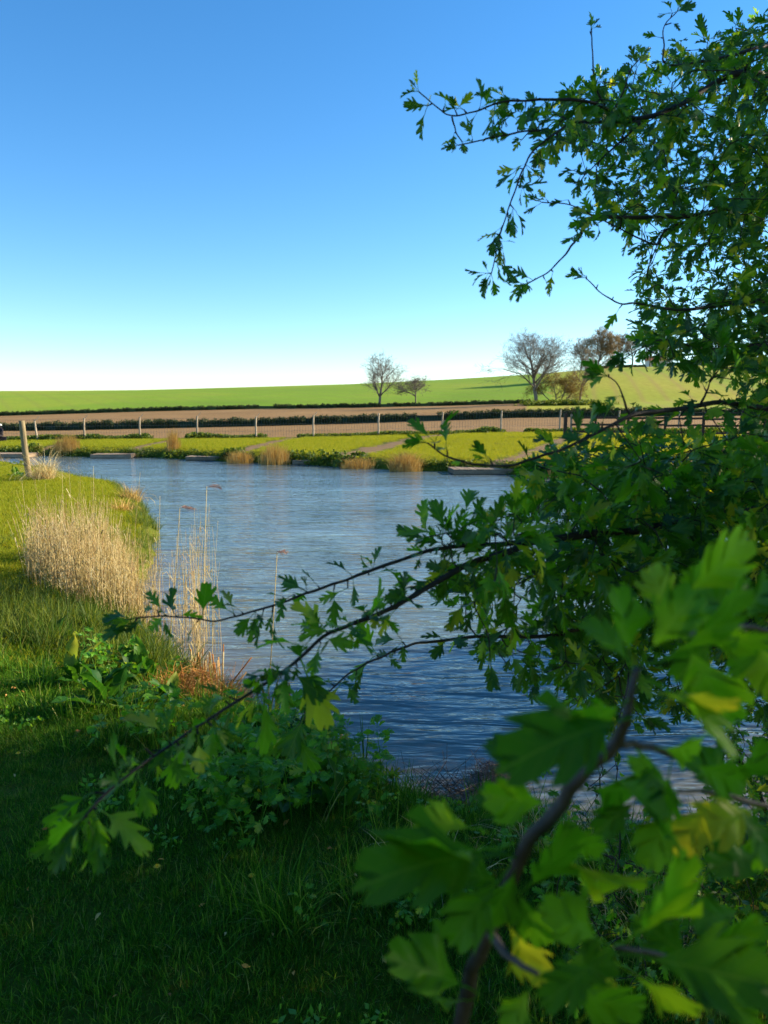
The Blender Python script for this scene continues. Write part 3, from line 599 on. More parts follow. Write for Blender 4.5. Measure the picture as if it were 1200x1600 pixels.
# ------------------------------------------------------------------ reed bed at the left shore
def reed_stem(b, x, y, z0, h, r, lx, ly, rv):
    f = np.linspace(0, 1, 5); p = np.stack([x+lx*f**1.6, y+ly*f**1.6, z0+h*f], -1); rr = r*(1-.55*f)
    tube(b, p, rr, 3, rv, cap=False)
def bed(n, poly, hmin, hmax, r, mat_, name, label, lean=.10, leaf=True):
    b = MB(); poly = np.array([G(x, y, .0)[:2] if True else 0 for x, y in poly]); cx0, cy0 = poly.min(0); cx1, cy1 = poly.max(0); k = 0
    while k < n:
        x = rng.uniform(cx0, cx1); y = rng.uniform(cy0, cy1); ins = False
        for i in range(len(poly)):
            ax, ay = poly[i]; bx_, by_ = poly[(i+1) % len(poly)]
            if (ay > y) != (by_ > y) and x < (bx_-ax)*(y-ay)/(by_-ay)+ax: ins = not ins
        if not ins or vn(np.array(x*3), np.array(y*3)) < .18: continue
        k += 1; z0 = max(gz2(x, y), -.15); h = rng.uniform(hmin, hmax)*(.62+.62*float(vn(np.array(x*2.3+5), np.array(y*1.7)))); rv = rng.random(); lx, ly = rng.normal(0, lean)*h, rng.normal(0, lean)*h
        reed_stem(b, x, y, z0, h, r*rng.uniform(.7, 1.2), lx, ly, rv)
        if leaf:
            for _ in range(rng.integers(1, 4)):
                f = rng.uniform(.2, .85); q = np.array([x+lx*f**1.6, y+ly*f**1.6, z0+h*f]); az = rng.random()*6.283; L = rng.uniform(.12, .3); d = np.array([math.cos(az)*.5, math.sin(az)*.5, rng.uniform(.2, .9)]); s = np.array([-math.sin(az), math.cos(az), 0])*.004
                e1 = q+d*L*.6; e2 = e1+np.array([d[0], d[1], -.2])*L*.5; b.add([q-s*.5, q+s*.5, e1-s, e1+s, e2], [[2, 3, 4]], [[0, 1, 3, 2]], rv)
    return tag(b.build(name, mat_), label, 'reeds', kind='stuff')
bed(1250, [(42, 975), (110, 1010), (190, 1030), (232, 1020), (225, 970), (200, 925), (120, 915), (60, 920)],   .3, .88, .0036, M_straw, 'reed_bed', 'dense bed of pale dry reeds on the left shore')
bed(110, [(42, 960), (110, 990), (190, 1010), (250, 1010), (225, 960), (120, 905), (60, 910)], .75, 1.15, .0024, M_straw, 'tall_reeds', 'scattered taller dry reeds rising out of the dense reed bed', .05)
bed(120, [(230, 1050), (320, 1085), (350, 1010), (300, 960), (235, 960)], .6, 1.25, .0026, M_straw, 'water_reeds', 'thin dry reeds standing in the water beside the reed bed', .05)
# tall single reeds with plumes
def plume_reed(bx_, by_, topx, topy, plume, label):
    g = G(bx_, by_, 0.0); q = proj(g)[2]; top = P(topx, topy, q); e = empty('plumed_reed', g, label, 'reed', 'tall reeds carrying feathery plumes')
    b = MB(); mid = (g+top)/2+np.array([rng.normal(0, .015), 0, 0]); line = smooth_line([g-np.array([0, 0, .1]), mid, top], 5); tube(b, line, np.linspace(.0045, .0028, len(line)), 4, rng.random()); b.build('stem', M_straw, e)
    c = MB(); L = plume
    for _ in range(34):
        f = rng.random(); st = top+np.array([L*.5*f, 0, L*.05*f-L*.10*f*f]); az = rng.normal(0, .5); d = nrm([1, rng.normal(0, .5), -.30+rng.normal(0, .42)]); l = L*.42*(1-.5*f); s = np.array([0, .0004, .0009]); e2 = st+d*l; m = (st+e2)/2+np.array([0, 0, l*.14]); c.add([st-s, st+s, m-s*2.2, m+s*2.2, e2+np.array([0, 0, -.1*l])], [[2, 3, 4]], [[0, 1, 3, 2]], rng.random())
    c.build('plume', M_plume, e)
plume_reed(318, 1010, 323, 760, .22, 'tallest reed with a brown plume against the open water')
plume_reed(262, 1010, 281, 793, .24, 'reed with a pinkish plume leaning right above the reed bed')
plume_reed(418, 1085, 433, 862, .14, 'thin reed with a small grey plume between the hawthorn branches')
for k, (a, c_, d, e_) in enumerate([(60, 950, 34, 752), (98, 940, 97, 735), (150, 960, 146, 728), (218, 980, 219, 738), (252, 1000, 250, 775), (284, 1000, 278, 850)]):
    g = G(a, c_, .0); q = proj(g)[2]; top = P(d, e_, q); b = MB(); tube(b, smooth_line([g, (g+top)/2+np.array([rng.normal(0, .02), 0, 0]), top], 4), np.linspace(.0035, .0016, 9), 4, rng.random())
    tag(b.build('reed_stalk', M_straw), ['bare reed stalk nearest the left edge of the photo', 'bare reed stalk just right of the leftmost one', 'third bare reed stalk from the left edge', 'tallest bare reed stalk, rising over the point of the left bank', 'bare reed stalk at the right end of the dense bed', 'shorter bare reed stalk standing in the water'][k], 'reed', 'tall bare reed stalks above the bed')
p = []
for px_, py_, sx, sy, n in [(130, 1010, 90, 22, 260), (230, 1045, 40, 20, 110), (60, 985, 40, 25, 90), (100, 900, 70, 30, 60)]:
    for _ in range(n): g = G(rng.normal(px_, sx), rng.normal(py_, sy), .3)[:2]; p.append((g[0], g[1], gz2(*g)-.005))
tag(scatter('reed_foot_weeds', [q for q in p if q[2] > .03], 'reed_foot', .45+.6*rng.random(len([q for q in p if q[2] > .03])), M_weed), 'green grass and weeds grown up around the foot of the reed bed', 'weeds', kind='stuff')
# cut orange reed stumps and matted straw by the water
def stump_cluster(px, py, n, h, sp_, label, r=.006, z=.02):
    g = G(px, py, z); e = empty('reed_stump_clump', g, label, 'reed stumps')
    for i in range(n):
        b = MB(); x = g[0]+rng.normal(0, sp_); y = g[1]+rng.normal(0, sp_); l = rng.normal(0, .05 if rng.random() < .75 else .4); hh = h*rng.uniform(.5, 1.1)
        tube(b, [(x, y, -.05), (x+l*hh*.5, y, hh*.5), (x+l*hh, y+rng.normal(0, .02), hh)], [r, r, r*.9], 5, rng.random()); b.build('stalk', M_strawo if rng.random() < .6 else M_straw, e)
stump_cluster(318, 1092, 46, .40, .075, 'orange cut reed stalks behind the matted straw')
stump_cluster(524, 1200, 12, .22, .025, 'small sheaf of pale cut reed stalks right of the straw mat')
stump_cluster(440, 1120, 7, .26, .06, 'few pinkish cut stalks standing in the water')
def mat_straw(px, py, rx, ry, n, label, mt, nm='straw_mat', hz=.12, L0=.1, rr=.0016, z=.12):
    g = G(px, py, z); b = MB()
    for _ in range(n):
        a = rng.random()*6.283; q = math.sqrt(rng.random()); x = g[0]+rx*q*math.cos(a); y = g[1]+ry*q*math.sin(a); zz = max(gz2(x, y), 0)+hz*rng.random()*(1-q*q*.7); az = rng.random()*6.283; L = L0*rng.uniform(.5, 1.8)
        d = np.array([math.cos(az), math.sin(az), rng.normal(0, .5)])*L; c = np.array([x, y, zz]); m = c+d*.5+rng.normal(0, .02, 3)
        tube(b, [c, m, c+d], [rr, rr, rr*.6], 3, rng.random(), cap=False)
    return tag(b.build(nm, mt), label, 'dead straw')
mat_straw(318, 1132, .28, .30, 3000, 'matted orange dead straw heap at the water edge behind the long branch', M_strawo, hz=.13, L0=.09, rr=.0017)
mat_straw(775, 1225, .16, .14, 700, 'brown tangle of dead stems in the shallow water', M_dead, 'dead_stem_tangle', .14, .06, .0012, 0)
mat_straw(700, 1258, .24, .10, 300, 'dark tangle of drowned twigs by the near shore', M_dead, 'twig_tangle', .16, .14, .0016, 0)
# fallen branching twig
def dead_branch(pts, r, label):
    e = MB(); L = smooth_line(pts, 5); tube(e, L, np.linspace(r, r*.35, len(L)), 6)
    for i in range(3, len(L)-1, 2):
        for _ in range(2):
            d = nrm(L[i]-L[i-1]+rng.normal(0, .8, 3)+np.array([0, 0, .3])); q = L[i]; l = rng.uniform(.06, .18); tube(e, [q, q+d*l*.5+rng.normal(0, .01, 3), q+d*l+rng.normal(0, .02, 3)], [r*.35, r*.25, r*.12], 4)
    return tag(e.build('fallen_branch', M_dead), label, 'branch')
dead_branch([G(590, 1310, .18), G(640, 1275, .12), G(690, 1250, .08), G(770, 1215, .1)], .009, 'dark fallen branch reaching from the bank into the shallows')
dead_branch([G(990, 1490, .45), G(1050, 1470, .5), G(1110, 1450, .55)], .006, 'brown dead twig lying in the undergrowth at lower right')

# ------------------------------------------------------------------ leaves
def leaf_unit(seed, lob=.16, wide=1.0, curl=.12, fold=.18, simple=False):
    rs = np.random.default_rng(seed); V = []; UV = []; T = []
    mid = [(0, .26), (0, .42), (0, .58), (0, .76), (0, .90), (0, 1.0)]
    for x, y in mid: V.append((x, y)); 
    def side(s):
        j = lambda a: a*rs.uniform(.85, 1.15)
        k1, k2 = rs.uniform(-.05, .05), rs.uniform(-.04, .04); o = [(.016, .29), (j(.085), .43+k1), (j(.235), .60+k1), (j(.25), .68+k1), (j(lob), .585+k1), (j(.21), .80+k2), (j(.20), .875+k2), (j(lob*.8), .76+k2), (j(.125), .935), (j(.085), .985), (j(.045), .94)]
        if simple: o = [(.018, .29), (j(.27), .60), (j(lob), .60), (j(.24), .80), (j(lob), .78), (j(.12), .94)]
        i0 = len(V)
        for x, y in o: V.append((s*x*wide, y))
        k = [i0+i for i in range(len(o))]
        if simple: t = [(0, k[0], k[1]), (0, k[1], 1), (1, k[1], k[2]), (1, k[2], 2), (2, k[2], k[3]), (2, k[3], k[4]), (2, k[4], 3), (3, k[4], k[5]), (3, k[5], 5)]
        else: t = [(0, k[0], k[1]), (0, k[1], 1), (1, k[1], k[2]), (1, k[2], k[3]), (1, k[3], k[4]), (1, k[4], 2), (2, k[4], k[5]), (2, k[5], k[6]), (2, k[6], k[7]), (2, k[7], 3), (3, k[7], k[8]), (3, k[8], k[9]), (3, k[9], 4), (4, k[9], k[10]), (4, k[10], 5)]
        return [q if s > 0 else (q[0], q[2], q[1]) for q in t]
    T += side(1); T += side(-1); UV = [(x, y) for x, y in V]
    V = np.array(V); ph = rs.uniform(0, 6); z = fold*np.abs(V[:, 0])-curl*(V[:, 1]-.26)**2*rs.uniform(.3, 1.8)+.035*np.sin(V[:, 1]*17+ph)*np.sign(V[:, 0]+1e-9)*np.abs(V[:, 0])*4
    z += .25*rs.uniform(-1, 1)*V[:, 0]*V[:, 1]
    V = np.stack([V[:, 0], V[:, 1], z], -1); n = len(V)
    w_ = .011; pet = [(-w_, 0, 0.0), (w_, 0, 0.0), (-w_, .14, .025), (w_, .14, .025), (-w_, .28, 0), (w_, .28, 0), (0, 0, -w_*1.5), (0, .14, .025-w_*1.5), (0, .28, -w_*1.5)]
    V = np.concatenate([V, pet]); UV += [(0, 0)]*9
    T += [(n, n+1, n+3), (n, n+3, n+2), (n+2, n+3, n+5), (n+2, n+5, n+4), (n+1, n+6, n+7), (n+1, n+7, n+3), (n+3, n+7, n+8), (n+3, n+8, n+5), (n+6, n, n+2), (n+6, n+2, n+7), (n+7, n+2, n+4), (n+7, n+4, n+8)] if not simple else [(n, n+1, n+5), (n, n+5, n+4)]
    return V, np.array(T), np.array(UV)
LU = [leaf_unit(100+i, lob=[.06, .09, .13, .07, .10, .14, .08, .11][i], wide=[.92, .8, 1.05, .68, .9, 1.1, .55, .95][i], curl=[.2, .45, .25, .7, .35, .15, .8, .5][i], fold=[.3, .5, .2, .7, .4, .2, .8, .5][i]) for i in range(8)]
LS = [leaf_unit(200+i, lob=.15, wide=[1, .85, 1.1, .75][i], curl=.25, fold=.25, simple=True) for i in range(4)]
LN = []
for i in range(4): LN.append(leaf_unit(300+i, lob=[.17, .19, .155, .20][i], wide=[1.25, 1.45, 1.1, 1.35][i], curl=[.3, .5, .4, .2][i], fold=[.25, .4, .3, .15][i]))
def subdivide_leaf(V, T, UV):
    V = list(map(tuple, V)); UV = list(map(tuple, UV)); cache = {}; out = []
    def m(a, b):
        k = (min(a, b), max(a, b))
        if k not in cache: V.append(tuple((np.array(V[a])+V[b])/2)); UV.append(tuple((np.array(UV[a])+UV[b])/2)); cache[k] = len(V)-1
        return cache[k]
    for a, b, c in T:
        ab, bc, ca = m(a, b), m(b, c), m(c, a); out += [(a, ab, ca), (b, bc, ab), (c, ca, bc), (ab, bc, ca)]
    return np.array(V), np.array(out), np.array(UV)
LEAF_MESH = []
for V, T, UV in LU:
    b = MB(); b.add(V, T, None, 0.0, UV); LEAF_MESH.append(b.mesh('leaf', M_haw))
LU = LU[:8]; NEAR_MESH = []
for l_ in LN:
    V, T, UV = subdivide_leaf(*l_); V = V.copy(); V[:, 2] += .02*np.sin(V[:, 1]*22)*np.abs(V[:, 0])*3; b = MB(); b.add(V, T, None, 0.0, UV); NEAR_MESH.append(b.mesh('leaf', M_hawn))
BUD_MESH = []
for i in range(2):
    V, T, UV = LU[6-i*3]; b = MB(); b.add(V*np.array([.55, 1, 1]), T, None, 0.0, UV); BUD_MESH.append(b.mesh('bud_leaf', M_bud))
class Leaves:
    def __init__(s): s.p = []; s.d = []; s.n = []; s.L = []; s.k = []
    def add(s, p, d, n, L, k=None): s.p.append(p); s.d.append(d); s.n.append(n); s.L.append(L); s.k.append(rng.integers(0, 8) if k is None else k)
    def frames(s):
        p = np.array(s.p); d = np.array(s.d); d /= np.linalg.norm(d, axis=1)[:, None]; n = np.array(s.n)
        n = n-(n*d).sum(1)[:, None]*d; n /= np.linalg.norm(n, axis=1)[:, None]+1e-9; x = np.cross(d, n); return p, np.stack([x, d, n], 1), np.array(s.L), np.array(s.k)
    def emit(s, parent, nobj, name='foliage', mat_=None, simple_beyond=3.0, lib_mesh=None):
        p, F, L, K = s.frames(); px, py, dd = proj(p); c = p+F[:, 1]*L[:, None]*.5; px, py, dd = proj(c)
        inf = (dd > .12) & (px > -30) & (px < 1230) & (py > -30) & (py < 1630)
        size = np.where(inf, L/np.maximum(dd, .05), -1)*(1); order = np.argsort(-size); big = order[:nobj]; big = big[size[big] > 0.008]
        inv = parent_inv(parent)
        for i in big:
            me = (lib_mesh[K[i] % len(lib_mesh)] if lib_mesh else LEAF_MESH[K[i] % 8]) if K[i] < 50 else BUD_MESH[K[i] % 2]
            o = bpy.data.objects.new('leaf' if K[i] < 50 else 'bud', me); SC.collection.objects.link(o)
            M = Matrix.Identity(4); 
            for r_ in range(3):
                for c_ in range(3): M[r_][c_] = F[i, c_, r_]*L[i]
            M.translation = Vector(p[i]); o.parent = parent; o.matrix_parent_inverse = inv; o.matrix_basis = M
        rest = np.setdiff1d(np.arange(len(p)), big)
        if len(rest) == 0: return
        b = MB()
        for lib, sel, m in ((LU, rest[(dd[rest] < simple_beyond) & inf[rest]], 8), (LS, rest[~((dd[rest] < simple_beyond) & inf[rest])], 4)):
            for v in range(m):
                q = sel[K[sel] % m == v]
                if len(q) == 0: continue
                V, T, UV = lib[v]; W = np.einsum('vj,ijk->ivk', V, F[q])*L[q][:, None, None]+p[q][:, None]
                TT = (T[None]+np.arange(len(q))[:, None, None]*len(V)).reshape(-1, 3)
                b.add(W.reshape(-1, 3), TT, None, np.repeat(rng.random(len(q)), len(V)), np.tile(UV, (len(q), 1)))
        o = b.build(name, mat_ or M_hawd, parent); o['kind'] = 'stuff'
VIEW = -FW
def cluster(LV, p, t, n, size, down=.25, spurmb=None, face=.35):
    """a short spur with n leaves fanning from it"""
    t = nrm(t); s = nrm(np.cross(t, rng.normal(0, 1, 3))); sp_ = nrm(s+.4*t+np.array([0, 0, .2])); q = p+sp_*rng.uniform(.003, .012)
    if spurmb is not None: tube(spurmb, [p, q], [.0016, .0012], 3, rng.random(), cap=False)
    for i in range(n):
        d = nrm(sp_*.7+rng.normal(0, .65, 3)+t*.35+np.array([0, 0, -down*rng.random()*2])); nn = np.array([0, 0, .6])+VIEW*face*rng.uniform(-.4, 1)*1.6+rng.normal(0, .6, 3)
        LV.add(q, d, nn, size*rng.choice([.55, .75, .9, 1.0, 1.12], p=[.15, .2, .25, .25, .15]))
class Skel:
    def __init__(s, seed=0): s.nodes = []; s.dirs = []; s.tw = MB(); s.LV = Leaves()
    def line(s, pts, radii, parent, k=8, matn=None, name='branch', wob=.004, leaves=True, step=.03, size=.040, n=(2, 4), skip=0.0, dens=1.0):
        P4 = np.array([list(p)+[r] for p, r in zip(pts, radii)]); L = smooth_line(P4, 6); q = L[:, :3].copy(); r = np.maximum(L[:, 3], .0007); m = len(q)
        wv = np.stack([vn(np.arange(m)*.45+rng.random()*50, np.zeros(m)) for _ in range(3)], -1)-.5; q += wv*np.minimum(r*1.3, wob*.6)[:, None]
        lump = 1+.10*(vn(np.arange(m)*.9+rng.random()*30, np.zeros(m)+2)-.4)*2; b = MB(); tube(b, q, r*lump, k, rng.random()); b.build(name, matn or M_bark, parent)
        seg = np.linalg.norm(np.diff(q, axis=0), axis=1); cum = np.concatenate([[0], np.cumsum(seg)]); tot = cum[-1]; x = 0.0
        while x < tot:
            i = min(np.searchsorted(cum, x, 'right')-1, m-2); f = (x-cum[i])/max(seg[i], 1e-9); pt = q[i]*(1-f)+q[i+1]*f; t = nrm(q[i+1]-q[i])
            s.nodes.append(pt); s.dirs.append(t)
            if leaves and x/tot > skip and rng.random() < dens: cluster(s.LV, pt+rng.normal(0, 1, 3)*r[i]*.6, t, rng.integers(n[0], n[1]+1), size*rng.uniform(.8, 1.15), spurmb=s.tw)
            x += step*rng.uniform(.6, 1.4)
        e = q[-1]; t = nrm(q[-1]-q[-3])
        if leaves:
            for _ in range(4): s.LV.add(e, nrm(t+rng.normal(0, .4, 3)), VIEW*.5+rng.normal(0, .6, 3)+np.array([0, 0, .5]), size*rng.uniform(.6, 1.0))
            s.LV.add(e, nrm(t+rng.normal(0, .15, 3)), rng.normal(0, 1, 3), size*.5, 50+rng.integers(0, 2))
        return q
    def fill(s, att, size=.040, dens=1.0, n=(2, 4), maxlen=.5, r0=.0022, r1=.0008, sag=.12, down=.25, stepn=.035):
        att = np.array(att); nod = np.array(s.nodes); d = np.array([np.min(np.linalg.norm(nod-a, axis=1)) for a in att]); att = att[np.argsort(d)]
        N_ = list(s.nodes); D_ = list(s.dirs); arr = np.zeros((len(N_)+len(att)*14, 3)); arr[:len(N_)] = N_; c = len(N_); dr = np.zeros_like(arr); dr[:c] = D_
        for a in att:
            dist = np.linalg.norm(arr[:c]-a, axis=1)+.12*np.maximum(0, (arr[:c]-a)@np.array([-1., 0, 0]))
            j = int(np.argmin(dist)); p0 = arr[j]; v = a-p0; L = np.linalg.norm(v)
            if L < .02: continue
            n_ = int(np.clip(L/.035, 2, 12)); f = np.linspace(0, 1, n_+1)[:, None]; t0 = dr[j]; ctrl = p0+t0*L*.35+np.array([0, 0, L*sag])+rng.normal(0, .04*L, 3)
            q = (1-f)**2*p0+2*f*(1-f)*ctrl+f*f*a; q[1:-1] += rng.normal(0, .0018, q[1:-1].shape); rr = np.linspace(r0*min(1.6, .6+L*2), r1, n_+1); tube(s.tw, q, rr, 4, rng.random(), cap=False)
            for i in range(1, n_+1):
                t = nrm(q[i]-q[i-1]); 
                if c < len(arr): arr[c] = q[i]; dr[c] = t; c += 1
                if rng.random() < dens: cluster(s.LV, q[i], t, rng.integers(n[0], n[1]+1), size*rng.uniform(.75, 1.15), down)
            for _ in range(2): s.LV.add(a, nrm(nrm(a-q[-2])+rng.normal(0, .5, 3)), np.array([0, 0, .7])+rng.normal(0, .6, 3), size*rng.uniform(.6, 1))
        s.nodes = list(arr[:c]); s.dirs = list(dr[:c])
def region(poly, n, d0, d1, power=1.0):
    poly = np.array(poly, float); x0, y0 = poly.min(0); x1, y1 = poly.max(0); out = []
    while len(out) < n:
        x = rng.uniform(x0, x1); y = rng.uniform(y0, y1); ins = False
        for i in range(len(poly)):
            ax, ay = poly[i]; bx_, by_ = poly[(i+1) % len(poly)]
            if (ay > y) != (by_ > y) and x < (bx_-ax)*(y-ay)/(by_-ay)+ax: ins = not ins
        if ins: out.append(P(x, y, d0+(d1-d0)*rng.random()**power))
    return out

# ---- the main hawthorn: upper crown and the long arching branches
ht = empty('hawthorn_tree', (2.1, 2.1, .35), 'leafy hawthorn tree filling the right side, its branches arching over the pond', 'tree')
b = MB(); trunk = smooth_line([(2.1, 2.1, .1), (2.0, 2.15, .8), (1.95, 2.1, 1.5), (1.75, 2.1, 2.2), (1.65, 2.15, 3.1)], 5); tube(b, trunk, np.linspace(.07, .03, len(trunk))*(1+.12*np.sin(np.arange(len(trunk))*1.7)), 10); b.build('trunk', M_bark, ht)
S = Skel()
U = lambda pts: [P(x, y, d) for x, y, d in pts]
DS = 1.25
def br(pts, r0, r1, **kw): f = np.linspace(0, 1, len(pts)); S.line([P(x, y, d*DS) for x, y, d in pts], r1+(r0-r1)*(1-f)**1.9, ht, **kw)
# arching lower branches (depth about .75 to 1.1 m)
br([(1420, 830, 1.7), (1260, 800, 1.35), (1160, 800, 1.16), (1080, 815, 1.1), (1000, 828, 1.05), (910, 836, 1.0), (835, 847, .96), (790, 864, .93), (740, 878, .90), (690, 905, .88), (640, 935, .86), (590, 960, .84), (540, 979, .82), (505, 995, .80), (455, 1040, .78), (397, 1079, .75), (327, 1124, .70), (253, 1173, .64), (200, 1212, .60), (160, 1245, .57), (130, 1280, .55)], .0105, .0012, size=.050, step=.0125, n=(1, 4), dens=.95)
br([(835, 847, .96), (780, 850, .95), (720, 852, .94), (660, 864, .93), (600, 885, .92), (540, 906, .92), (480, 927, .91), (420, 948, .90), (370, 962, .89), (335, 970, .885), (300, 966, .88), (250, 963, .88), (212, 966, .88)], .0042, .0010, size=.050, step=.016, n=(1, 4), dens=.85)
br([(1260, 940, 1.5), (1100, 960, 1.3), (980, 975, 1.2), (900, 984, 1.14), (859, 994, 1.12), (812, 994, 1.1), (754, 994, 1.08), (702, 999, 1.07), (649, 1006, 1.05), (600, 1024, 1.04), (551, 1049, 1.02), (515, 1080, 1.0), (480, 1118, .98), (456, 1145, .97)], .0070, .0012, size=.056, step=.022, n=(1, 4), dens=.85)
br([(1330, 700, 1.5), (1240, 650, 1.25), (1193, 638, 1.15), (1127, 629, 1.08), (1053, 640, 1.0), (1000, 646, .96), (950, 667, .92), (893, 697, .88), (847, 712, .86), (804, 726, .85), (755, 727, .85), (712, 718, .85), (686, 706, .85), (668, 692, .85)], .0065, .0011, size=.046, step=.024, n=(1, 3), dens=.8)
br([(985, 653, .95), (975, 625, .94), (965, 600, .94), (950, 588, .94)], .0022, .0009, size=.055, n=(1, 1), step=.03)
br([(1093, 635, 1.04), (1105, 610, 1.03), (1112, 590, 1.03)], .0024, .001, size=.06, n=(1, 2), step=.02)
for bx_, by_, bd, tx, ty, k in [(300, 1145, .85, 260, 1250, 2), (255, 1175, .8, 300, 1230, 0), (230, 1190, .78, 180, 1190, 2), (215, 1205, .76, 240, 1290, 5), (150, 1260, .71, 160, 1340, 2), (455, 1040, .97, 430, 1110, 0), (410, 1075, .94, 425, 1200, 2), (500, 995, 1.0, 560, 1010, 2), (505, 995, 1.0, 480, 950, 4), (450, 1045, .97, 520, 1100, 5), (470, 1030, .97, 520, 1160, 2), (480, 1110, 1.2, 440, 1200, 5), (460, 1140, 1.2, 500, 1220, 2), (315, 968, 1.1, 325, 900, 5), (225, 965, 1.1, 190, 990, 0)]:
    a_ = P(bx_, by_, bd); t_ = P(tx, ty, bd-.02); v_ = t_-a_; v_ = v_*.82; S.LV.add(a_, v_, VIEW+rng.normal(0, .35, 3)+np.array([0, 0, .4]), np.linalg.norm(v_)*1.05, k)
# upper crown branches
DS = 1.0
br([(1330, 150, 2.0), (1240, 130, 1.8), (1161, 113, 1.65), (1100, 140, 1.6), (1060, 165, 1.55), (1000, 185, 1.5), (958, 174, 1.45), (920, 159, 1.4), (871, 155, 1.36), (828, 157, 1.33), (784, 160, 1.32), (741, 174, 1.3), (705, 181, 1.3), (680, 165, 1.3), (655, 143, 1.3)], .0085, .0010, size=.044, step=.020, n=(1, 4), dens=.85)
br([(1000, 190, 1.5), (940, 190, 1.45), (891, 193, 1.4), (862, 213, 1.37), (833, 237, 1.35), (813, 275, 1.33), (801, 309, 1.32), (787, 348, 1.31), (777, 385, 1.3), (768, 428, 1.3)], .0030, .0010, size=.043, step=.020, n=(1, 4), dens=.9)
br([(860, 205, 1.38), (820, 205, 1.35), (765, 216, 1.32), (717, 227, 1.3)], .0022, .0011, size=.034, step=.035, n=(1, 2))
br([(706, 182, 1.3), (712, 205, 1.3), (722, 222, 1.3)], .0016, .001, size=.03, step=.03, n=(1, 2))
br([(1300, 290, 2.0), (1200, 304, 1.75), (1103, 333, 1.6), (1010, 340, 1.5), (929, 341, 1.42), (905, 370, 1.38), (895, 382, 1.37), (871, 411, 1.35), (852, 428, 1.34), (822, 444, 1.33)], .0075, .0010, size=.043, step=.022, n=(1, 4), dens=.8)
br([(1103, 335, 1.6), (1040, 360, 1.55), (1026, 383, 1.5), (978, 362, 1.45), (934, 340, 1.42), (891, 320, 1.4), (847, 316, 1.4)], .0030, .0010, size=.040, step=.03, n=(0, 3))
br([(1300, 480, 2.1), (1200, 470, 1.8), (1120, 478, 1.6), (1055, 484, 1.5), (1002, 474, 1.45), (968, 474, 1.42), (939, 457, 1.4), (916, 435, 1.4)], .0065, .0010, size=.044, step=.03, n=(0, 3), dens=.8)
br([(1330, 60, 2.1), (1250, 60, 1.9), (1176, 77, 1.7), (1100, 96, 1.6), (1040, 99, 1.5), (1038, 72, 1.5), (1037, 43, 1.5), (1058, 18, 1.5)], .0060, .0010, size=.044, step=.026, n=(1, 3))
br([(945, 165, 1.43), (930, 135, 1.42), (927, 105, 1.42), (925, 70, 1.42), (924, 45, 1.42)], .0024, .0011, size=.034, step=.06, n=(0, 1))
br([(958, 174, 1.45), (975, 140, 1.44), (985, 110, 1.44), (1000, 92, 1.44)], .0022, .001, size=.036, step=.04, n=(0, 2))
br([(1000, 192, 1.5), (960, 230, 1.48), (925, 262, 1.45), (905, 285, 1.44)], .003, .001, size=.036, step=.035, n=(1, 2))
br([(1250, 540, 1.9), (1180, 540, 1.7), (1100, 545, 1.55), (1040, 530, 1.45), (1000, 545, 1.42), (975, 560, 1.4)], .005, .001, size=.046, step=.022, n=(2, 4))
S.fill(region([(890, 140), (1000, 100), (1110, 60), (1260, 10), (1290, 60), (1290, 330), (1000, 340), (930, 310), (880, 240), (850, 190)], 400, 1.35, 2.6), size=.048, dens=.9)
S.fill(region([(740, 165), (900, 150), (900, 230), (830, 250), (760, 215)], 14, 1.3, 1.45), size=.042, dens=.8)
S.fill(region([(930, 330), (1290, 330), (1290, 570), (1090, 570), (1000, 520), (985, 470), (1010, 400), (960, 350)], 230, 1.4, 2.8), size=.047, dens=.9)
S.fill(region([(1120, 60), (1290, 0), (1290, 600), (1120, 560)], 220, 1.5, 2.8), size=.05, dens=.95)
S.fill(region([(1010, 500), (1150, 540), (1210, 570), (1210, 600), (1060, 570), (990, 550)], 24, 1.3, 2.0), size=.046, dens=.9)
# middle mass behind the arching branches
S.fill(region([(820, 735), (900, 700), (1000, 690), (1100, 700), (1260, 640), (1260, 1000), (1100, 1010), (1000, 960), (900, 880), (830, 800)], 620, 1.15, 2.5), size=.060, dens=.85, n=(2, 4))
S.fill(region([(640, 820), (830, 800), (860, 900), (700, 960), (660, 900)], 34, 1.05, 1.25), size=.056, dens=.8, n=(1, 3))
S.fill(region([(700, 900), (880, 880), (900, 1090), (820, 1080), (740, 1020)], 44, 1.15, 1.7), size=.054, dens=.85, n=(1, 3), down=.6)
S.fill(region([(850, 860), (1010, 880), (1010, 1150), (900, 1110), (860, 1000)], 120, 1.2, 2.5), size=.056, dens=.8, n=(2, 4), down=.6)
S.fill(region([(880, 930), (1260, 900), (1260, 1120), (1000, 1100), (900, 1060)], 120, 1.3, 2.4), size=.058, dens=.85)
S.fill(region([(1140, 560), (1290, 520), (1290, 740), (1120, 730), (1100, 680), (1140, 640)], 90, 1.2, 2.4), size=.05, dens=.9)
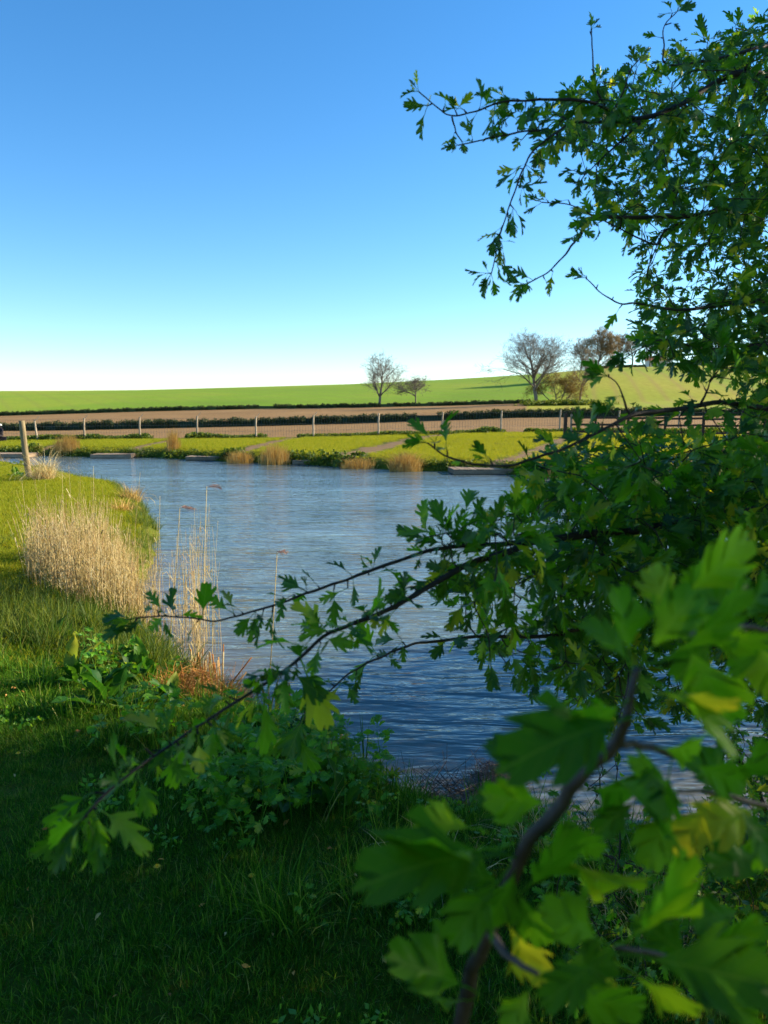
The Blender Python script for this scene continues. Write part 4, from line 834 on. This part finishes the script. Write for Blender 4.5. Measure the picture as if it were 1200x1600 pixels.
# crown on the sun side, beyond the right edge of the view, up to the trunk
off = []
while len(off) < 260:
    q = np.array([rng.uniform(.9, 2.9), rng.uniform(.9, 3.2), rng.uniform(1.0, 4.1)])
    if abs(q[0]) > .56*(q[1]+.15) and np.linalg.norm((q-np.array([1.9, 2.0, 2.5]))/np.array([1.1, 1.2, 1.6])) < 1: off.append(q)
S.nodes += list(trunk); S.dirs += [np.array([0, 0, 1.])]*len(trunk)
S.fill(off, size=.044, dens=1.0, n=(3, 5), r0=.004)
for k in range(3): 
    q = [trunk[8+4*k], trunk[8+4*k]+np.array([-.1, -.15, .1]), [P(1420, 830, 1.7), P(1330, 150, 2.0), P(1300, 480, 2.1)][k]]; b = MB(); L = smooth_line(q, 5); tube(b, L, np.linspace(.024, .012, len(L)), 8); b.build('branch', M_bark, ht)
S.tw.build('twigs', M_bark, ht)['kind'] = 'stuff'; S.LV.emit(ht, 300)
print('leaves main', len(S.LV.p))

# ---- the near, out of focus hawthorn shoot
hs_ = empty('hawthorn_shoot', (.10, .62, .4), 'blurred young hawthorn shoot with broad leaves close to the camera at lower right', 'shrub')
S2 = Skel()
S2.line([np.array([.10, .62, .3]), np.array([.06, .58, .8]), np.array([.02, .50, 1.3])]+U([(690, 1760, .52), (714, 1620, .49), (735, 1530, .47), (762, 1450, .45), (810, 1345, .43), (868, 1265, .42), (920, 1205, .41), (962, 1163, .405), (985, 1105, .40), (992, 1045, .40)]), [.0085, .0075, .0062, .0050, .0046, .0044, .0042, .0040, .0038, .0036, .0033, .0024, .0016], hs_, matn=M_shoot, leaves=False, k=12)
S2.line(U([(760, 1455, .45), (800, 1500, .43), (840, 1525, .42)]), [.0028, .002, .0014], hs_, matn=M_shoot, leaves=False)
S2.line(U([(965, 1160, .405), (1010, 1165, .42), (1060, 1185, .44)]), [.0028, .002, .0014], hs_, matn=M_shoot, leaves=False)
S2.line(U([(1300, 1010, .6), (1200, 985, .5), (1130, 980, .45), (1060, 995, .42)]), [.0024, .0018, .0015, .0011], hs_, matn=M_shoot, leaves=False)
S2.line(U([(1320, 1300, .6), (1200, 1260, .5), (1120, 1240, .46), (1060, 1235, .44)]), [.0024, .0018, .0015, .0011], hs_, matn=M_shoot, leaves=False)
S2.line(U([(1320, 1620, .5), (1200, 1560, .45), (1060, 1500, .42), (960, 1478, .40)]), [.0024, .0018, .0015, .0011], hs_, matn=M_shoot, leaves=False)
NEAR = [ # base x, y, depth, tip x, y, depth, roll, shape
 (1005, 1120, .40, 815, 1160, .36, .3, 2), (990, 1085, .40, 890, 1160, .38, -.3, 5), (1000, 1075, .40, 1150, 1110, .38, .5, 0), (985, 1050, .40, 975, 925, .39, .2, 5), (1000, 1040, .40, 1080, 925, .38, -.3, 0),
 (1010, 1040, .40, 1190, 950, .38, .4, 2), (1010, 1062, .40, 1155, 1140, .36, -.6, 6), (1060, 995, .42, 1200, 1010, .40, .4, 4), (1040, 950, .43, 1185, 850, .42, .2, 2), (1060, 980, .42, 1140, 1130, .41, .3, 3),
 (812, 1340, .43, 600, 1330, .38, .5, 2), (800, 1320, .43, 620, 1345, .40, -.5, 1), (800, 1350, .43, 705, 1470, .41, .2, 0), (815, 1335, .43, 770, 1450, .42, -.3, 5), (762, 1300, .46, 650, 1275, .47, .2, 4), (800, 1400, .43, 905, 1330, .40, .3, 2), (830, 1320, .43, 1000, 1400, .40, .5, 5),
 (875, 1260, .42, 770, 1150, .44, .3, 0), (880, 1255, .42, 760, 1250, .42, -.2, 1), (900, 1230, .42, 1010, 1240, .45, .2, 3), (930, 1200, .41, 1060, 1280, .42, -.5, 1),
 (960, 1478, .40, 1100, 1395, .36, .3, 2), (955, 1480, .40, 860, 1420, .39, .2, 5), (965, 1490, .40, 1200, 1530, .36, -.3, 0), (960, 1500, .40, 1090, 1590, .38, .4, 4), (950, 1490, .40, 860, 1560, .38, .2, 2), (1060, 1500, .42, 1190, 1450, .41, .2, 1),
 (750, 1555, .47, 625, 1490, .45, .4, 5), (745, 1560, .47, 660, 1570, .46, -.6, 6), (840, 1525, .42, 790, 1610, .41, .2, 0), (845, 1525, .42, 1000, 1600, .40, .2, 2), (850, 1520, .42, 960, 1500, .41, -.4, 3),
 (1060, 1235, .44, 1010, 1350, .42, .3, 4), (1120, 1240, .46, 1060, 1330, .44, .2, 0), (1140, 1245, .46, 1215, 1340, .43, -.2, 2), (1130, 1240, .46, 1200, 1170, .44, .2, 1), (1060, 1240, .44, 990, 1190, .43, .3, 3),
 (1170, 1420, .44, 1090, 1440, .42, .2, 0), (1000, 1060, .41, 930, 960, .42, .3, 2), (1030, 1000, .43, 1130, 900, .45, .1, 5), (1060, 985, .42, 1010, 880, .44, -.2, 2), (1200, 985, .5, 1130, 900, .5, .2, 0), (1150, 985, .47, 1210, 900, .48, .2, 5), (1010, 1165, .42, 1110, 1180, .43, .3, 2), (1060, 1185, .44, 1170, 1230, .44, .1, 0), (1050, 1185, .44, 1030, 1290, .44, .2, 2),
 (900, 1225, .42, 830, 1130, .43, .4, 5), (860, 1280, .43, 940, 1340, .42, .2, 2), (840, 1300, .43, 750, 1230, .45, .1, 0), (800, 1385, .44, 720, 1360, .44, .1, 2), (1200, 1560, .45, 1110, 1500, .44, .2, 0), (1100, 1520, .43, 1010, 1440, .43, .1, 2), (1000, 1490, .41, 1040, 1390, .42, .2, 0), (1120, 1530, .44, 1180, 1610, .42, .2, 2), (900, 1600, .42, 960, 1540, .42, .2, 5), (1180, 1260, .5, 1190, 1370, .5, .2, 2), (1010, 1240, .44, 930, 1300, .44, .2, 4), (1110, 1520, .43, 1200, 1450, .43, .1, 5), (1200, 1260, .5, 1100, 1290, .47, .2, 2), (1160, 1245, .48, 1080, 1180, .47, .2, 5), (1240, 1000, .5, 1160, 1040, .48, .1, 2), (800, 1370, .43, 850, 1480, .42, .2, 4), (780, 1420, .44, 850, 1540, .43, .2, 0), (1200, 1330, .5, 1120, 1350, .48, .3, 5), (1180, 985, .48, 1215, 1090, .46, .3, 5), (1150, 985, .46, 1100, 900, .44, .1, 2), (1130, 980, .45, 1060, 1060, .44, .1, 0)]
for bx_, by_, bd, tx, ty, td, roll, k in NEAR:
    a = P(bx_, by_, bd); t = P(tx, ty, td); v = t-a; L = np.linalg.norm(v); side = nrm(np.cross(v, VIEW)); n_ = VIEW*math.cos(roll*2.2)+side*math.sin(roll*2.2)+np.array([0, 0, .25]); S2.LV.add(a, v/L, n_, L*1.05, k)
big = [subdivide_leaf(*l) for l in LU]
S2.LV.emit(hs_, 300, lib_mesh=NEAR_MESH)
# ---- spray of leaves at the far left tip of the longest branch is part of the tree; the bush by the water at lower right
hb = empty('hawthorn_bush', (2.0, 3.2, .2), 'dark hawthorn bush low at the right water edge behind the blurred shoot', 'shrub')
S3 = Skel()
def rb(pts, r0, r1, **kw): S3.line(pts, np.linspace(r0, r1, len(pts)), hb, **kw)
base3 = np.array([2.0, 3.1, .15])
rb([base3, P(1230, 1330, 3.2), P(1180, 1230, 3.0), P(1130, 1150, 2.8), P(1085, 1110, 2.7)], .014, .003, size=.04, step=.04)
rb([base3, P(1280, 1200, 3.3), P(1230, 1060, 3.2), P(1180, 960, 3.1), P(1140, 900, 3.0)], .014, .003, size=.04, step=.04)
rb([base3+np.array([-.5, -.3, 0]), P(1150, 1450, 2.6), P(1090, 1380, 2.5), P(1010, 1360, 2.4), P(930, 1330, 2.3)], .010, .002, size=.038, step=.04, n=(1, 2))
rb([np.array([.72, 2.35, .25]), P(968, 1330, 2.55), P(960, 1260, 2.6), P(966, 1195, 2.6)], .004, .0014, size=.045, step=.05, n=(1, 2))
rb([np.array([1.15, 2.3, .25]), P(1130, 1400, 2.5), P(1110, 1300, 2.5), P(1120, 1230, 2.5)], .005, .0015, size=.04, step=.04, n=(1, 3))
S3.fill(region([(1100, 1080), (1290, 1000), (1290, 1560), (1120, 1540), (1040, 1430), (1090, 1340), (1120, 1200)], 330, 2.1, 3.4), size=.055, dens=.9)
S3.fill(region([(860, 1330), (1100, 1350), (1200, 1480), (1200, 1590), (900, 1590), (860, 1480)], 90, 1.7, 2.4), size=.045, dens=.8, n=(1, 4))
S3.fill(region([(900, 1100), (960, 1060), (980, 1300), (900, 1330), (850, 1280)], 12, 2.2, 2.8), size=.040, dens=.5, n=(1, 2))
S3.tw.build('twigs', M_bark, hb)['kind'] = 'stuff'; S3.LV.emit(hb, 300)
print('leaves', len(S.LV.p), len(S2.LV.p), len(S3.LV.p))

# ---- hawthorns along the right shore and two added behind the camera against sky light: they stand outside the view and shade the bank
def clump_mesh(n, r, s, nm):
    LV = Leaves()
    for _ in range(n):
        c = rng.normal(0, 1, 3); c = c/np.linalg.norm(c)*r*rng.random()**.5; LV.add(c, nrm(c+rng.normal(0, .1, 3)), np.array([0, 0, .8])+rng.normal(0, .6, 3), s*rng.uniform(.7, 1.2))
    p, F, L, K = LV.frames(); b = MB()
    for v in range(4):
        q = np.where(K % 4 == v)[0]; V, T, UV = LS[v]; W = np.einsum('vj,ijk->ivk', V, F[q])*L[q][:, None, None]+p[q][:, None]
        b.add(W.reshape(-1, 3), (T[None]+np.arange(len(q))[:, None, None]*len(V)).reshape(-1, 3), None, np.repeat(rng.random(len(q)), len(V)), np.tile(UV, (len(q), 1)))
    return b.mesh(nm, M_hawd)
template_set('hawthorn_clump', [clump_mesh(70, .24, .055, 'hawthorn_clump') for _ in range(4)])
def shore_tree(x, y, r, H, n, label):
    z = max(gz(x, y), 0); e = empty('hawthorn_tree', (x, y, z), label, 'tree'); out = []
    grow(np.array([0, 0, -.2]), np.array([0, 0, 1.]), H*.6, .07, 0, out, np.random.default_rng(int(abs(x)*100+abs(y)*10)), 1.0, .05, (9, 5, 4), 3); A = MB(); B = MB()
    def clear(q): px, py, d = proj(q+np.array([x, y, z])); return not np.any(((d > -.3) & (px > -400) & (px < 1230) & (np.abs(q[:, 2]) > .2)) | ((np.hypot((q+np.array([x, y, z]))[:, 0], (q+np.array([x, y, z]))[:, 1]) < .7)))
    out = [o_ for o_ in out if o_[2] == 0 or clear(o_[0])]
    for pts, rr, lev in out: tube(A if lev < 1 else B, pts+np.array([x, y, z]), np.maximum(rr, .004), 7 if lev < 1 else 4, rng.random(), cap=False)
    A.build('trunk', M_bark, e); B.build('branches', M_bark, e)
    c = rng.normal(0, 1, (n, 3)); c /= np.linalg.norm(c, axis=1)[:, None]; c *= (rng.random(n)**.38)[:, None]; c *= 1-.3*vn(np.arctan2(c[:, 1], c[:, 0])*2+x, c[:, 2]*3+y)[:, None]; c = c*np.array([r, r, H*.52])+np.array([x, y, z+H*.52])
    c = c[c[:, 2] > .35]; c = c[(c[:, 0] > .535*c[:, 1]+.12) | (c[:, 1] < .1)]; f = scatter('foliage', c, 'hawthorn_clump', .8+.5*rng.random(len(c)), M_hawd, tilt=.6, parent=e); f['kind'] = 'stuff'
shore_tree(3.4, 2.4, 1.7, 4.6, 900, 'shady hawthorn on the right bank just outside the frame')
shore_tree(4.2, 4.5, 1.6, 4.6, 900, 'second hawthorn along the right shore behind the nearest one')
shore_tree(5.6, 7.2, 1.6, 2.9, 700, 'farthest hawthorn of the right shore row')
shore_tree(1.2, -1.9, 2.3, 5.4, 600, 'unseen hawthorn added behind the camera to block sky light over the lawn')  # added out of view to keep sky light off the lawn
shore_tree(-2.4, -2.6, 2.3, 5.6, 300, 'unseen hawthorn added behind and left of the camera to dim sky light')  # second unseen tree added to darken the foreground

# ------------------------------------------------------------------ plants on the near bank
def oval_leaf(L, wd, seed, wave=.04, nl=7, toothed=False, arch=.25):
    rs = np.random.default_rng(seed); V = []; UV = []
    for i in range(nl+1):
        f = i/nl; w_ = wd*math.sin(math.pi*min(1, f*.93+.07))**.7*(1-.35*f); 
        for j in range(-2, 3):
            x = j/2*w_/2; 
            if toothed and abs(j) == 2: x *= 1+(.18 if i % 2 else -.10)
            z = -arch*f*f*L+abs(j)*w_*.10+wave*L*math.sin(f*11+seed)*abs(j)/2*(1 if j > 0 else -1); V.append((x, L*(.22+.78*f), z+.18*L*f)); UV.append((x/L, f))
    Q = [[i*5+j, i*5+j+1, i*5+j+6, i*5+j+5] for i in range(nl) for j in range(4)]; n = len(V); w_ = .012*L+.0015
    V += [(-w_, 0, 0), (w_, 0, 0), (-w_, L*.23, 0.004), (w_, L*.23, .004)]; UV += [(0, 0)]*4; Q.append([n, n+1, n+3, n+2]); return np.array(V), Q, np.array(UV)
def leafy_plant(x, y, n, L, wd, label, cat, nm, mt=M_dock, up=.95, toothed=False, z=None, leafname='leaf', spread=.03, group=None):
    z = (gz(x, y) if z is None else z); e = empty(nm, (x, y, z), label, cat, group); meshes = []
    for k in range(3):
        V, Q, UV = oval_leaf(1.0, wd/L, int(rng.integers(0, 99)), toothed=toothed); b = MB(); b.add(V, None, Q, 0, UV); meshes.append(b.mesh(leafname, mt))
    for i in range(n):
        o = bpy.data.objects.new(leafname, meshes[i % 3]); SC.collection.objects.link(o); az = rng.random()*6.283; l = L*rng.uniform(.55, 1.15); el = rng.uniform(.1, 1)*up*1.5
        o.parent = e; o.rotation_euler = Euler((el, rng.normal(0, .25), az), 'XYZ'); o.location = (rng.normal(0, spread), rng.normal(0, spread), .01); o.scale = (l, l, l)
    return e
def gp(px, py): g = G(px, py, .38); return g[0], g[1]
docks = [((120, 1085), 11, .30, .12, 'broad dock plant in the half lit grass at the far left of the docks'), ((180, 1130), 12, .30, .12, 'dark dock plant in front of the large one'), ((235, 1060), 10, .27, .10, 'dock plant tucked against the reed stems'), ((400, 1190), 10, .27, .10, 'dock plant right of the orange straw under the branch'), ((480, 1210), 11, .30, .11, 'broad leaved dock beside the cut reed sheaf'), ((440, 1290), 10, .25, .10, 'low dock plant in the dark hollow below the long branch'), ((150, 1108), 13, .27, .105, 'large dock plant with broad dark leaves left of the straw mat'), ((205, 1075), 12, .25, .09, 'upright dock plant at the foot of the reed bed'), ((262, 1120), 9, .20, .08, 'small dock plant beside the orange straw'), ((520, 1300), 8, .20, .08, 'dark dock plant at the water edge under the long branch'), ((95, 1010), 7, .2, .07, 'dock leaves among the lit grass at the left'), ((470, 1240), 9, .18, .07, 'blue green dock plant behind the bright sapling')]
for (a, n, L, wd, lb) in docks: x, y = gp(*a); leafy_plant(x, y, n, L, wd, lb, 'dock plant', 'dock_plant')
x, y = gp(40, 752); x, y = G(30, 752, .33)[:2]; leafy_plant(x, y, 9, .35, .12, 'dark leafy weed at the foot of the leaning post', 'weed', 'dock_plant')
# leafy herbs (three and more toothed leaflets on upright stems)
def herb(px, py, n, H, label, mt=M_herb, spread=.16, size=.055, zt_=.38):
    g = G(px, py, zt_); x0, y0 = g[0], g[1]; e = empty('leafy_herb', (x0, y0, gz(x0, y0)), label, 'herb'); ST = MB(); LV = Leaves()
    for _ in range(n):
        x = x0+rng.normal(0, spread); y = y0+rng.normal(0, spread*.7); z = gz2(x, y)-.01; h = H*rng.uniform(.5, 1.1); l = rng.normal(0, .18, 2)*h; p = smooth_line([(x, y, z), (x+l[0]*.3, y+l[1]*.3, z+h*.5), (x+l[0], y+l[1], z+h)], 3); tube(ST, p, np.linspace(.0028, .0012, len(p)), 4, rng.random())
        for q in list(p[2:])+[p[-1]]*2:
            az = rng.random()*6.283; d = np.array([math.cos(az), math.sin(az), rng.uniform(-.7, .7)])
            for k in (-.7, 0, .7): LV.add(q+d*.012, nrm(d+k*np.array([-math.sin(az), math.cos(az), 0])), np.array([0, -.35, .8])+rng.normal(0, .45, 3), size*rng.uniform(.5, 1.25)*(1 if k == 0 else .75), int(rng.choice([0, 2, 5, 4])))
    ST.build('stems', mt, e)['kind'] = 'stuff'; LV.emit(e, 120, mat_=mt)
    for c in e.children:
        if c.name.startswith('leaf') and mt is M_herb: c.data = HERB_MESH[int(rng.integers(0, 4))]
HERB_MESH = []
for i in range(4):
    V, T, UV = LU[[0, 2, 5, 4][i]]; b = MB(); b.add(V, T, None, 0.0, UV); HERB_MESH.append(b.mesh('leaf', M_herb))
herb(345, 1330, 10, .28, 'bright green lobed herb under the tip of the long branch', size=.075, spread=.11)
herb(430, 1215, 16, .36, 'tall leafy herb between the straw mat and the water', size=.07, spread=.16)
herb(480, 1260, 18, .40, 'dense nettle like clump right under the middle of the long branch', size=.085, spread=.15)
herb(400, 1300, 14, .34, 'leafy clump between the bright herb and the water', size=.085, spread=.14)
herb(530, 1225, 10, .30, 'upright herb beside the sheaf of cut reeds', size=.07, spread=.10)
herb(260, 1190, 12, .28, 'green herb between dock leaves and orange straw', size=.075, spread=.12)
herb(170, 1060, 12, .26, 'leafy weeds at the foot of the reed bed', size=.07, spread=.2)
herb(300, 1250, 7, .22, 'leafy herb at the left of the bright one, in the shade', size=.06)
herb(560, 1290, 10, .22, 'low herb at the very edge of the water', size=.05, spread=.13)
herb(860, 1430, 10, .3, 'shaded herb behind the blurred shoot', size=.05, spread=.18)
herb(1000, 1480, 12, .34, 'herb under the bush at the lower right', size=.055, spread=.2)
herb(240, 1165, 4, .12, 'small yellow green seedling left of the straw mat', size=.05, spread=.04)
herb(640, 1480, 8, .16, 'low dark herb in front of the water, centre', size=.045, spread=.16)
# sprout, sword leaves
x, y = G(613, 1222, .02)[:2]; e = empty('water_sprout', (x, y, -.05), 'small yellow green sprout standing alone in the shallow water', 'plant')
b = MB(); tube(b, [(x, y, -.1), (x, y, .05)], .003, 5); b.build('stem', M_weed, e)
for i in range(9):
    V, Q, UV = oval_leaf(.085, .022, i); az = i*.7; c_, s_ = math.cos(az), math.sin(az); b = MB(); V = V@np.array([[1, 0, 0], [0, .85, .5], [0, -.5, .85]]); V = V@np.array([[c_, s_, 0], [-s_, c_, 0], [0, 0, 1]])+np.array([x, y, .045]); b.add(V, None, Q, rng.random(), UV); b.build('leaf', M_grassfar, e)
x, y = G(500, 1225, .1)[:2]
for k, (px_, py_, lb) in enumerate([(565, 1215, 'sword shaped leaves rising from the water right of the cut stalks'), (560, 1330, 'small sedge with sword leaves at the water edge')]):
    g = G(px_, py_, .05); b = blades(7 if k == 0 else 14, .03, .34 if k == 0 else .16, .009, .35, 4, .3); o = b.build('sedge', M_grass); o.location = (g[0], g[1], max(gz(g[0], g[1]), -.02)); tag(o, lb, 'sedge')
# long shaded grass tussocks in the foreground
for px_, py_, n, h, lb in [(450, 1480, 150, .30, 'long leaved grass tussock in the middle of the shaded foreground'), (560, 1430, 110, .26, 'grass tussock right of the middle one near the water'), (380, 1450, 70, .2, 'smaller grass tussock left of the middle one'), (60, 1075, 160, .26, 'tall lush grass clump at the left edge catching the sun'), (170, 1180, 110, .2, 'grass clump beneath the large dock leaves'), (720, 1400, 100, .25, 'grass tussock half hidden by the blurred leaves'), (960, 1420, 90, .3, 'grass tussock under the hawthorn bush')]:
    g = G(px_, py_, .45); b = blades(n, .10, h, .0045, 1.0, 4, 1.0, droop=.5); o = b.build('grass_tussock', M_grass); o.location = (g[0], g[1], gz(g[0], g[1])-.01); tag(o, lb, 'grass')
g = G(800, 1400, .4); 
for px_, py_, n, lb in [(860, 1360, 90, 'pale dead grass stems behind the blurred branch'), (1010, 1500, 120, 'pale dead grass stems at the lower right under the bush'), (680, 1430, 40, 'few dry grass stems in the dark centre')]:
    g = G(px_, py_, .35); b = blades(n, .16, .26, .0035, 1.2, 4, .8, droop=.3); o = b.build('dry_grass', M_straw); o.location = (g[0], g[1], gz(g[0], g[1])); tag(o, lb, 'grass')
# dandelions and a fallen leaf
def dandelion(px, py, label, z=.5):
    g = G(px, py, z); x, y = g[0], g[1]; z = gz(x, y); e = empty('dandelion', (x, y, z), label, 'flower', 'yellow dandelions in the lawn'); b = MB(); tube(b, [(x, y, z), (x+.004, y, z+.045)], .0012, 4); b.build('stem', M_weed, e)
    c = MB()
    for ring, (m, r_, el) in enumerate([(16, .013, .25), (12, .010, .6), (8, .006, 1.0)]):
        for i in range(m):
            a = i/m*6.283+ring*.3; d = np.array([math.cos(a)*math.cos(el), math.sin(a)*math.cos(el), math.sin(el)])*r_; s = np.array([-math.sin(a), math.cos(a), 0])*.0016; o_ = np.array([x+.004, y, z+.046+ring*.0015]); c.add([o_-s*.5, o_+s*.5, o_+d+s, o_+d-s], None, [[0, 1, 2, 3]], rng.random())
    c.build('petals', M_yel, e)
for q, lb in (((28, 1190), 'dandelion alone near the left edge'), ((245, 1384), 'dandelion below the long branch tip'), ((392, 1398), 'dandelion beside the middle tussock'), ((568, 1402), 'dandelion in the dark grass right of the tussock')): dandelion(*q, lb)
V, Q, UV = oval_leaf(.06, .035, 4); g = G(120, 1166, .45); b = MB(); b.add(V, None, Q, .3, UV); o = b.build('dead_leaf', M_strawo); o.location = (g[0], g[1], gz(g[0], g[1])+.03); tag(o, 'curled brown dead leaf on the grass below the dock plant', 'leaf')

V, Q, UV = oval_leaf(.035, .018, 4); lb_ = MB(); lb_.add(V, None, Q, .4, UV); template_set('litter', [lb_.mesh('litter', M_strawo)])
p = sample(260, -3, 2.5, 1.5, 5.5, .3); p[:, 2] += .035; tag(scatter('leaf_litter', p, 'litter', .4+.7*rng.random(len(p)), M_dead, tilt=.5), 'small dead leaves scattered in the shaded lawn', 'leaf litter', kind='stuff')
p = sample(420, -3.2, 2.5, 1.5, 6, .1); q = vn(p[:, 0]*1.3, p[:, 1]*1.3) > .5; p = p[q]
template_set('clover', [leafcloud(26, .07, .022, M_herb, .25).mesh('clover', M_herb, False) for _ in range(3)])
p[:, 2] += .03; tag(scatter('clover_patches', p, 'clover', .7+.8*rng.random(len(p)), M_herb), 'patches of small leaved clover in the near lawn', 'clover', kind='stuff')
# ------------------------------------------------------------------ angler at the left edge, seated low on a box
def person():
    x, y, z = at(-1, 44.2); e = empty('person', (x, y, z), 'person in pale cap and dark jacket sitting at the left edge by the fence', 'person')
    J = [((0, 0, .36), .13), ((0, .01, .52), .125), ((0, .02, .68), .13), ((0, .02, .79), .055), ((.0, .0, .85), .05), ((0, -.01, .93), .085), ((0, -.01, .99), .082),
         ((.17, .02, .74), .05), ((.23, -.05, .56), .042), ((.14, -.22, .48), .034), ((.10, -.28, .47), .03), ((-.17, .02, .74), .05), ((-.23, -.05, .56), .042), ((-.14, -.22, .48), .034), ((-.10, -.28, .47), .03),
         ((.10, -.03, .35), .085), ((.14, -.38, .42), .065), ((.14, -.42, .08), .042), ((.14, -.54, .04), .035), ((-.10, -.03, .35), .085), ((-.14, -.38, .42), .065), ((-.14, -.42, .08), .042), ((-.14, -.54, .04), .035)]
    E = [(0, 1), (1, 2), (2, 3), (3, 4), (4, 5), (5, 6), (2, 7), (7, 8), (8, 9), (9, 10), (2, 11), (11, 12), (12, 13), (13, 14), (0, 15), (15, 16), (16, 17), (17, 18), (0, 19), (19, 20), (20, 21), (21, 22)]
    me = bpy.data.meshes.new('body'); me.from_pydata([j[0] for j in J], E, []); o = bpy.data.objects.new('body', me); SC.collection.objects.link(o); o.parent = e; me.materials.append(M_cloth)
    m = o.modifiers.new('skin', 'SKIN'); 
    for v, j in zip(me.skin_vertices[0].data, J): v.radius = (j[1], j[1])
    me.skin_vertices[0].data[0].use_root = True; m.use_smooth_shade = True; s = o.modifiers.new('sub', 'SUBSURF'); s.levels = 2; s.render_levels = 2
    b = MB(); th = np.linspace(0, math.pi/2, 6)
    tube(b, [(0, -.01+.0*t, .95+.10*math.sin(t)) for t in th], [.102*math.cos(t)+.004 for t in th], 12); box(b, (0, -.12, .955), (.15, .12, .014)); c = b.build('cap', M_cap); c.parent = e
    b = MB(); tube(b, [(0, -.095, .885), (0, -.10, .92), (0, -.098, .95)], [.03, .042, .03], 8); c = b.build('face', M_skin); c.parent = e
    e.rotation_euler = (0, 0, -.5)
    b = MB(); box(b, (x+.02, y+.1, z+.15), (.42, .34, .32), .4); tag(b.build('tackle_box', M_cloth, None, False), 'dark tackle box under the seated person at the left edge', 'box')
person()
print('objects', len(SC.objects), 'tris', sum(len(o.data.polygons) for o in SC.objects if o.type == 'MESH'))
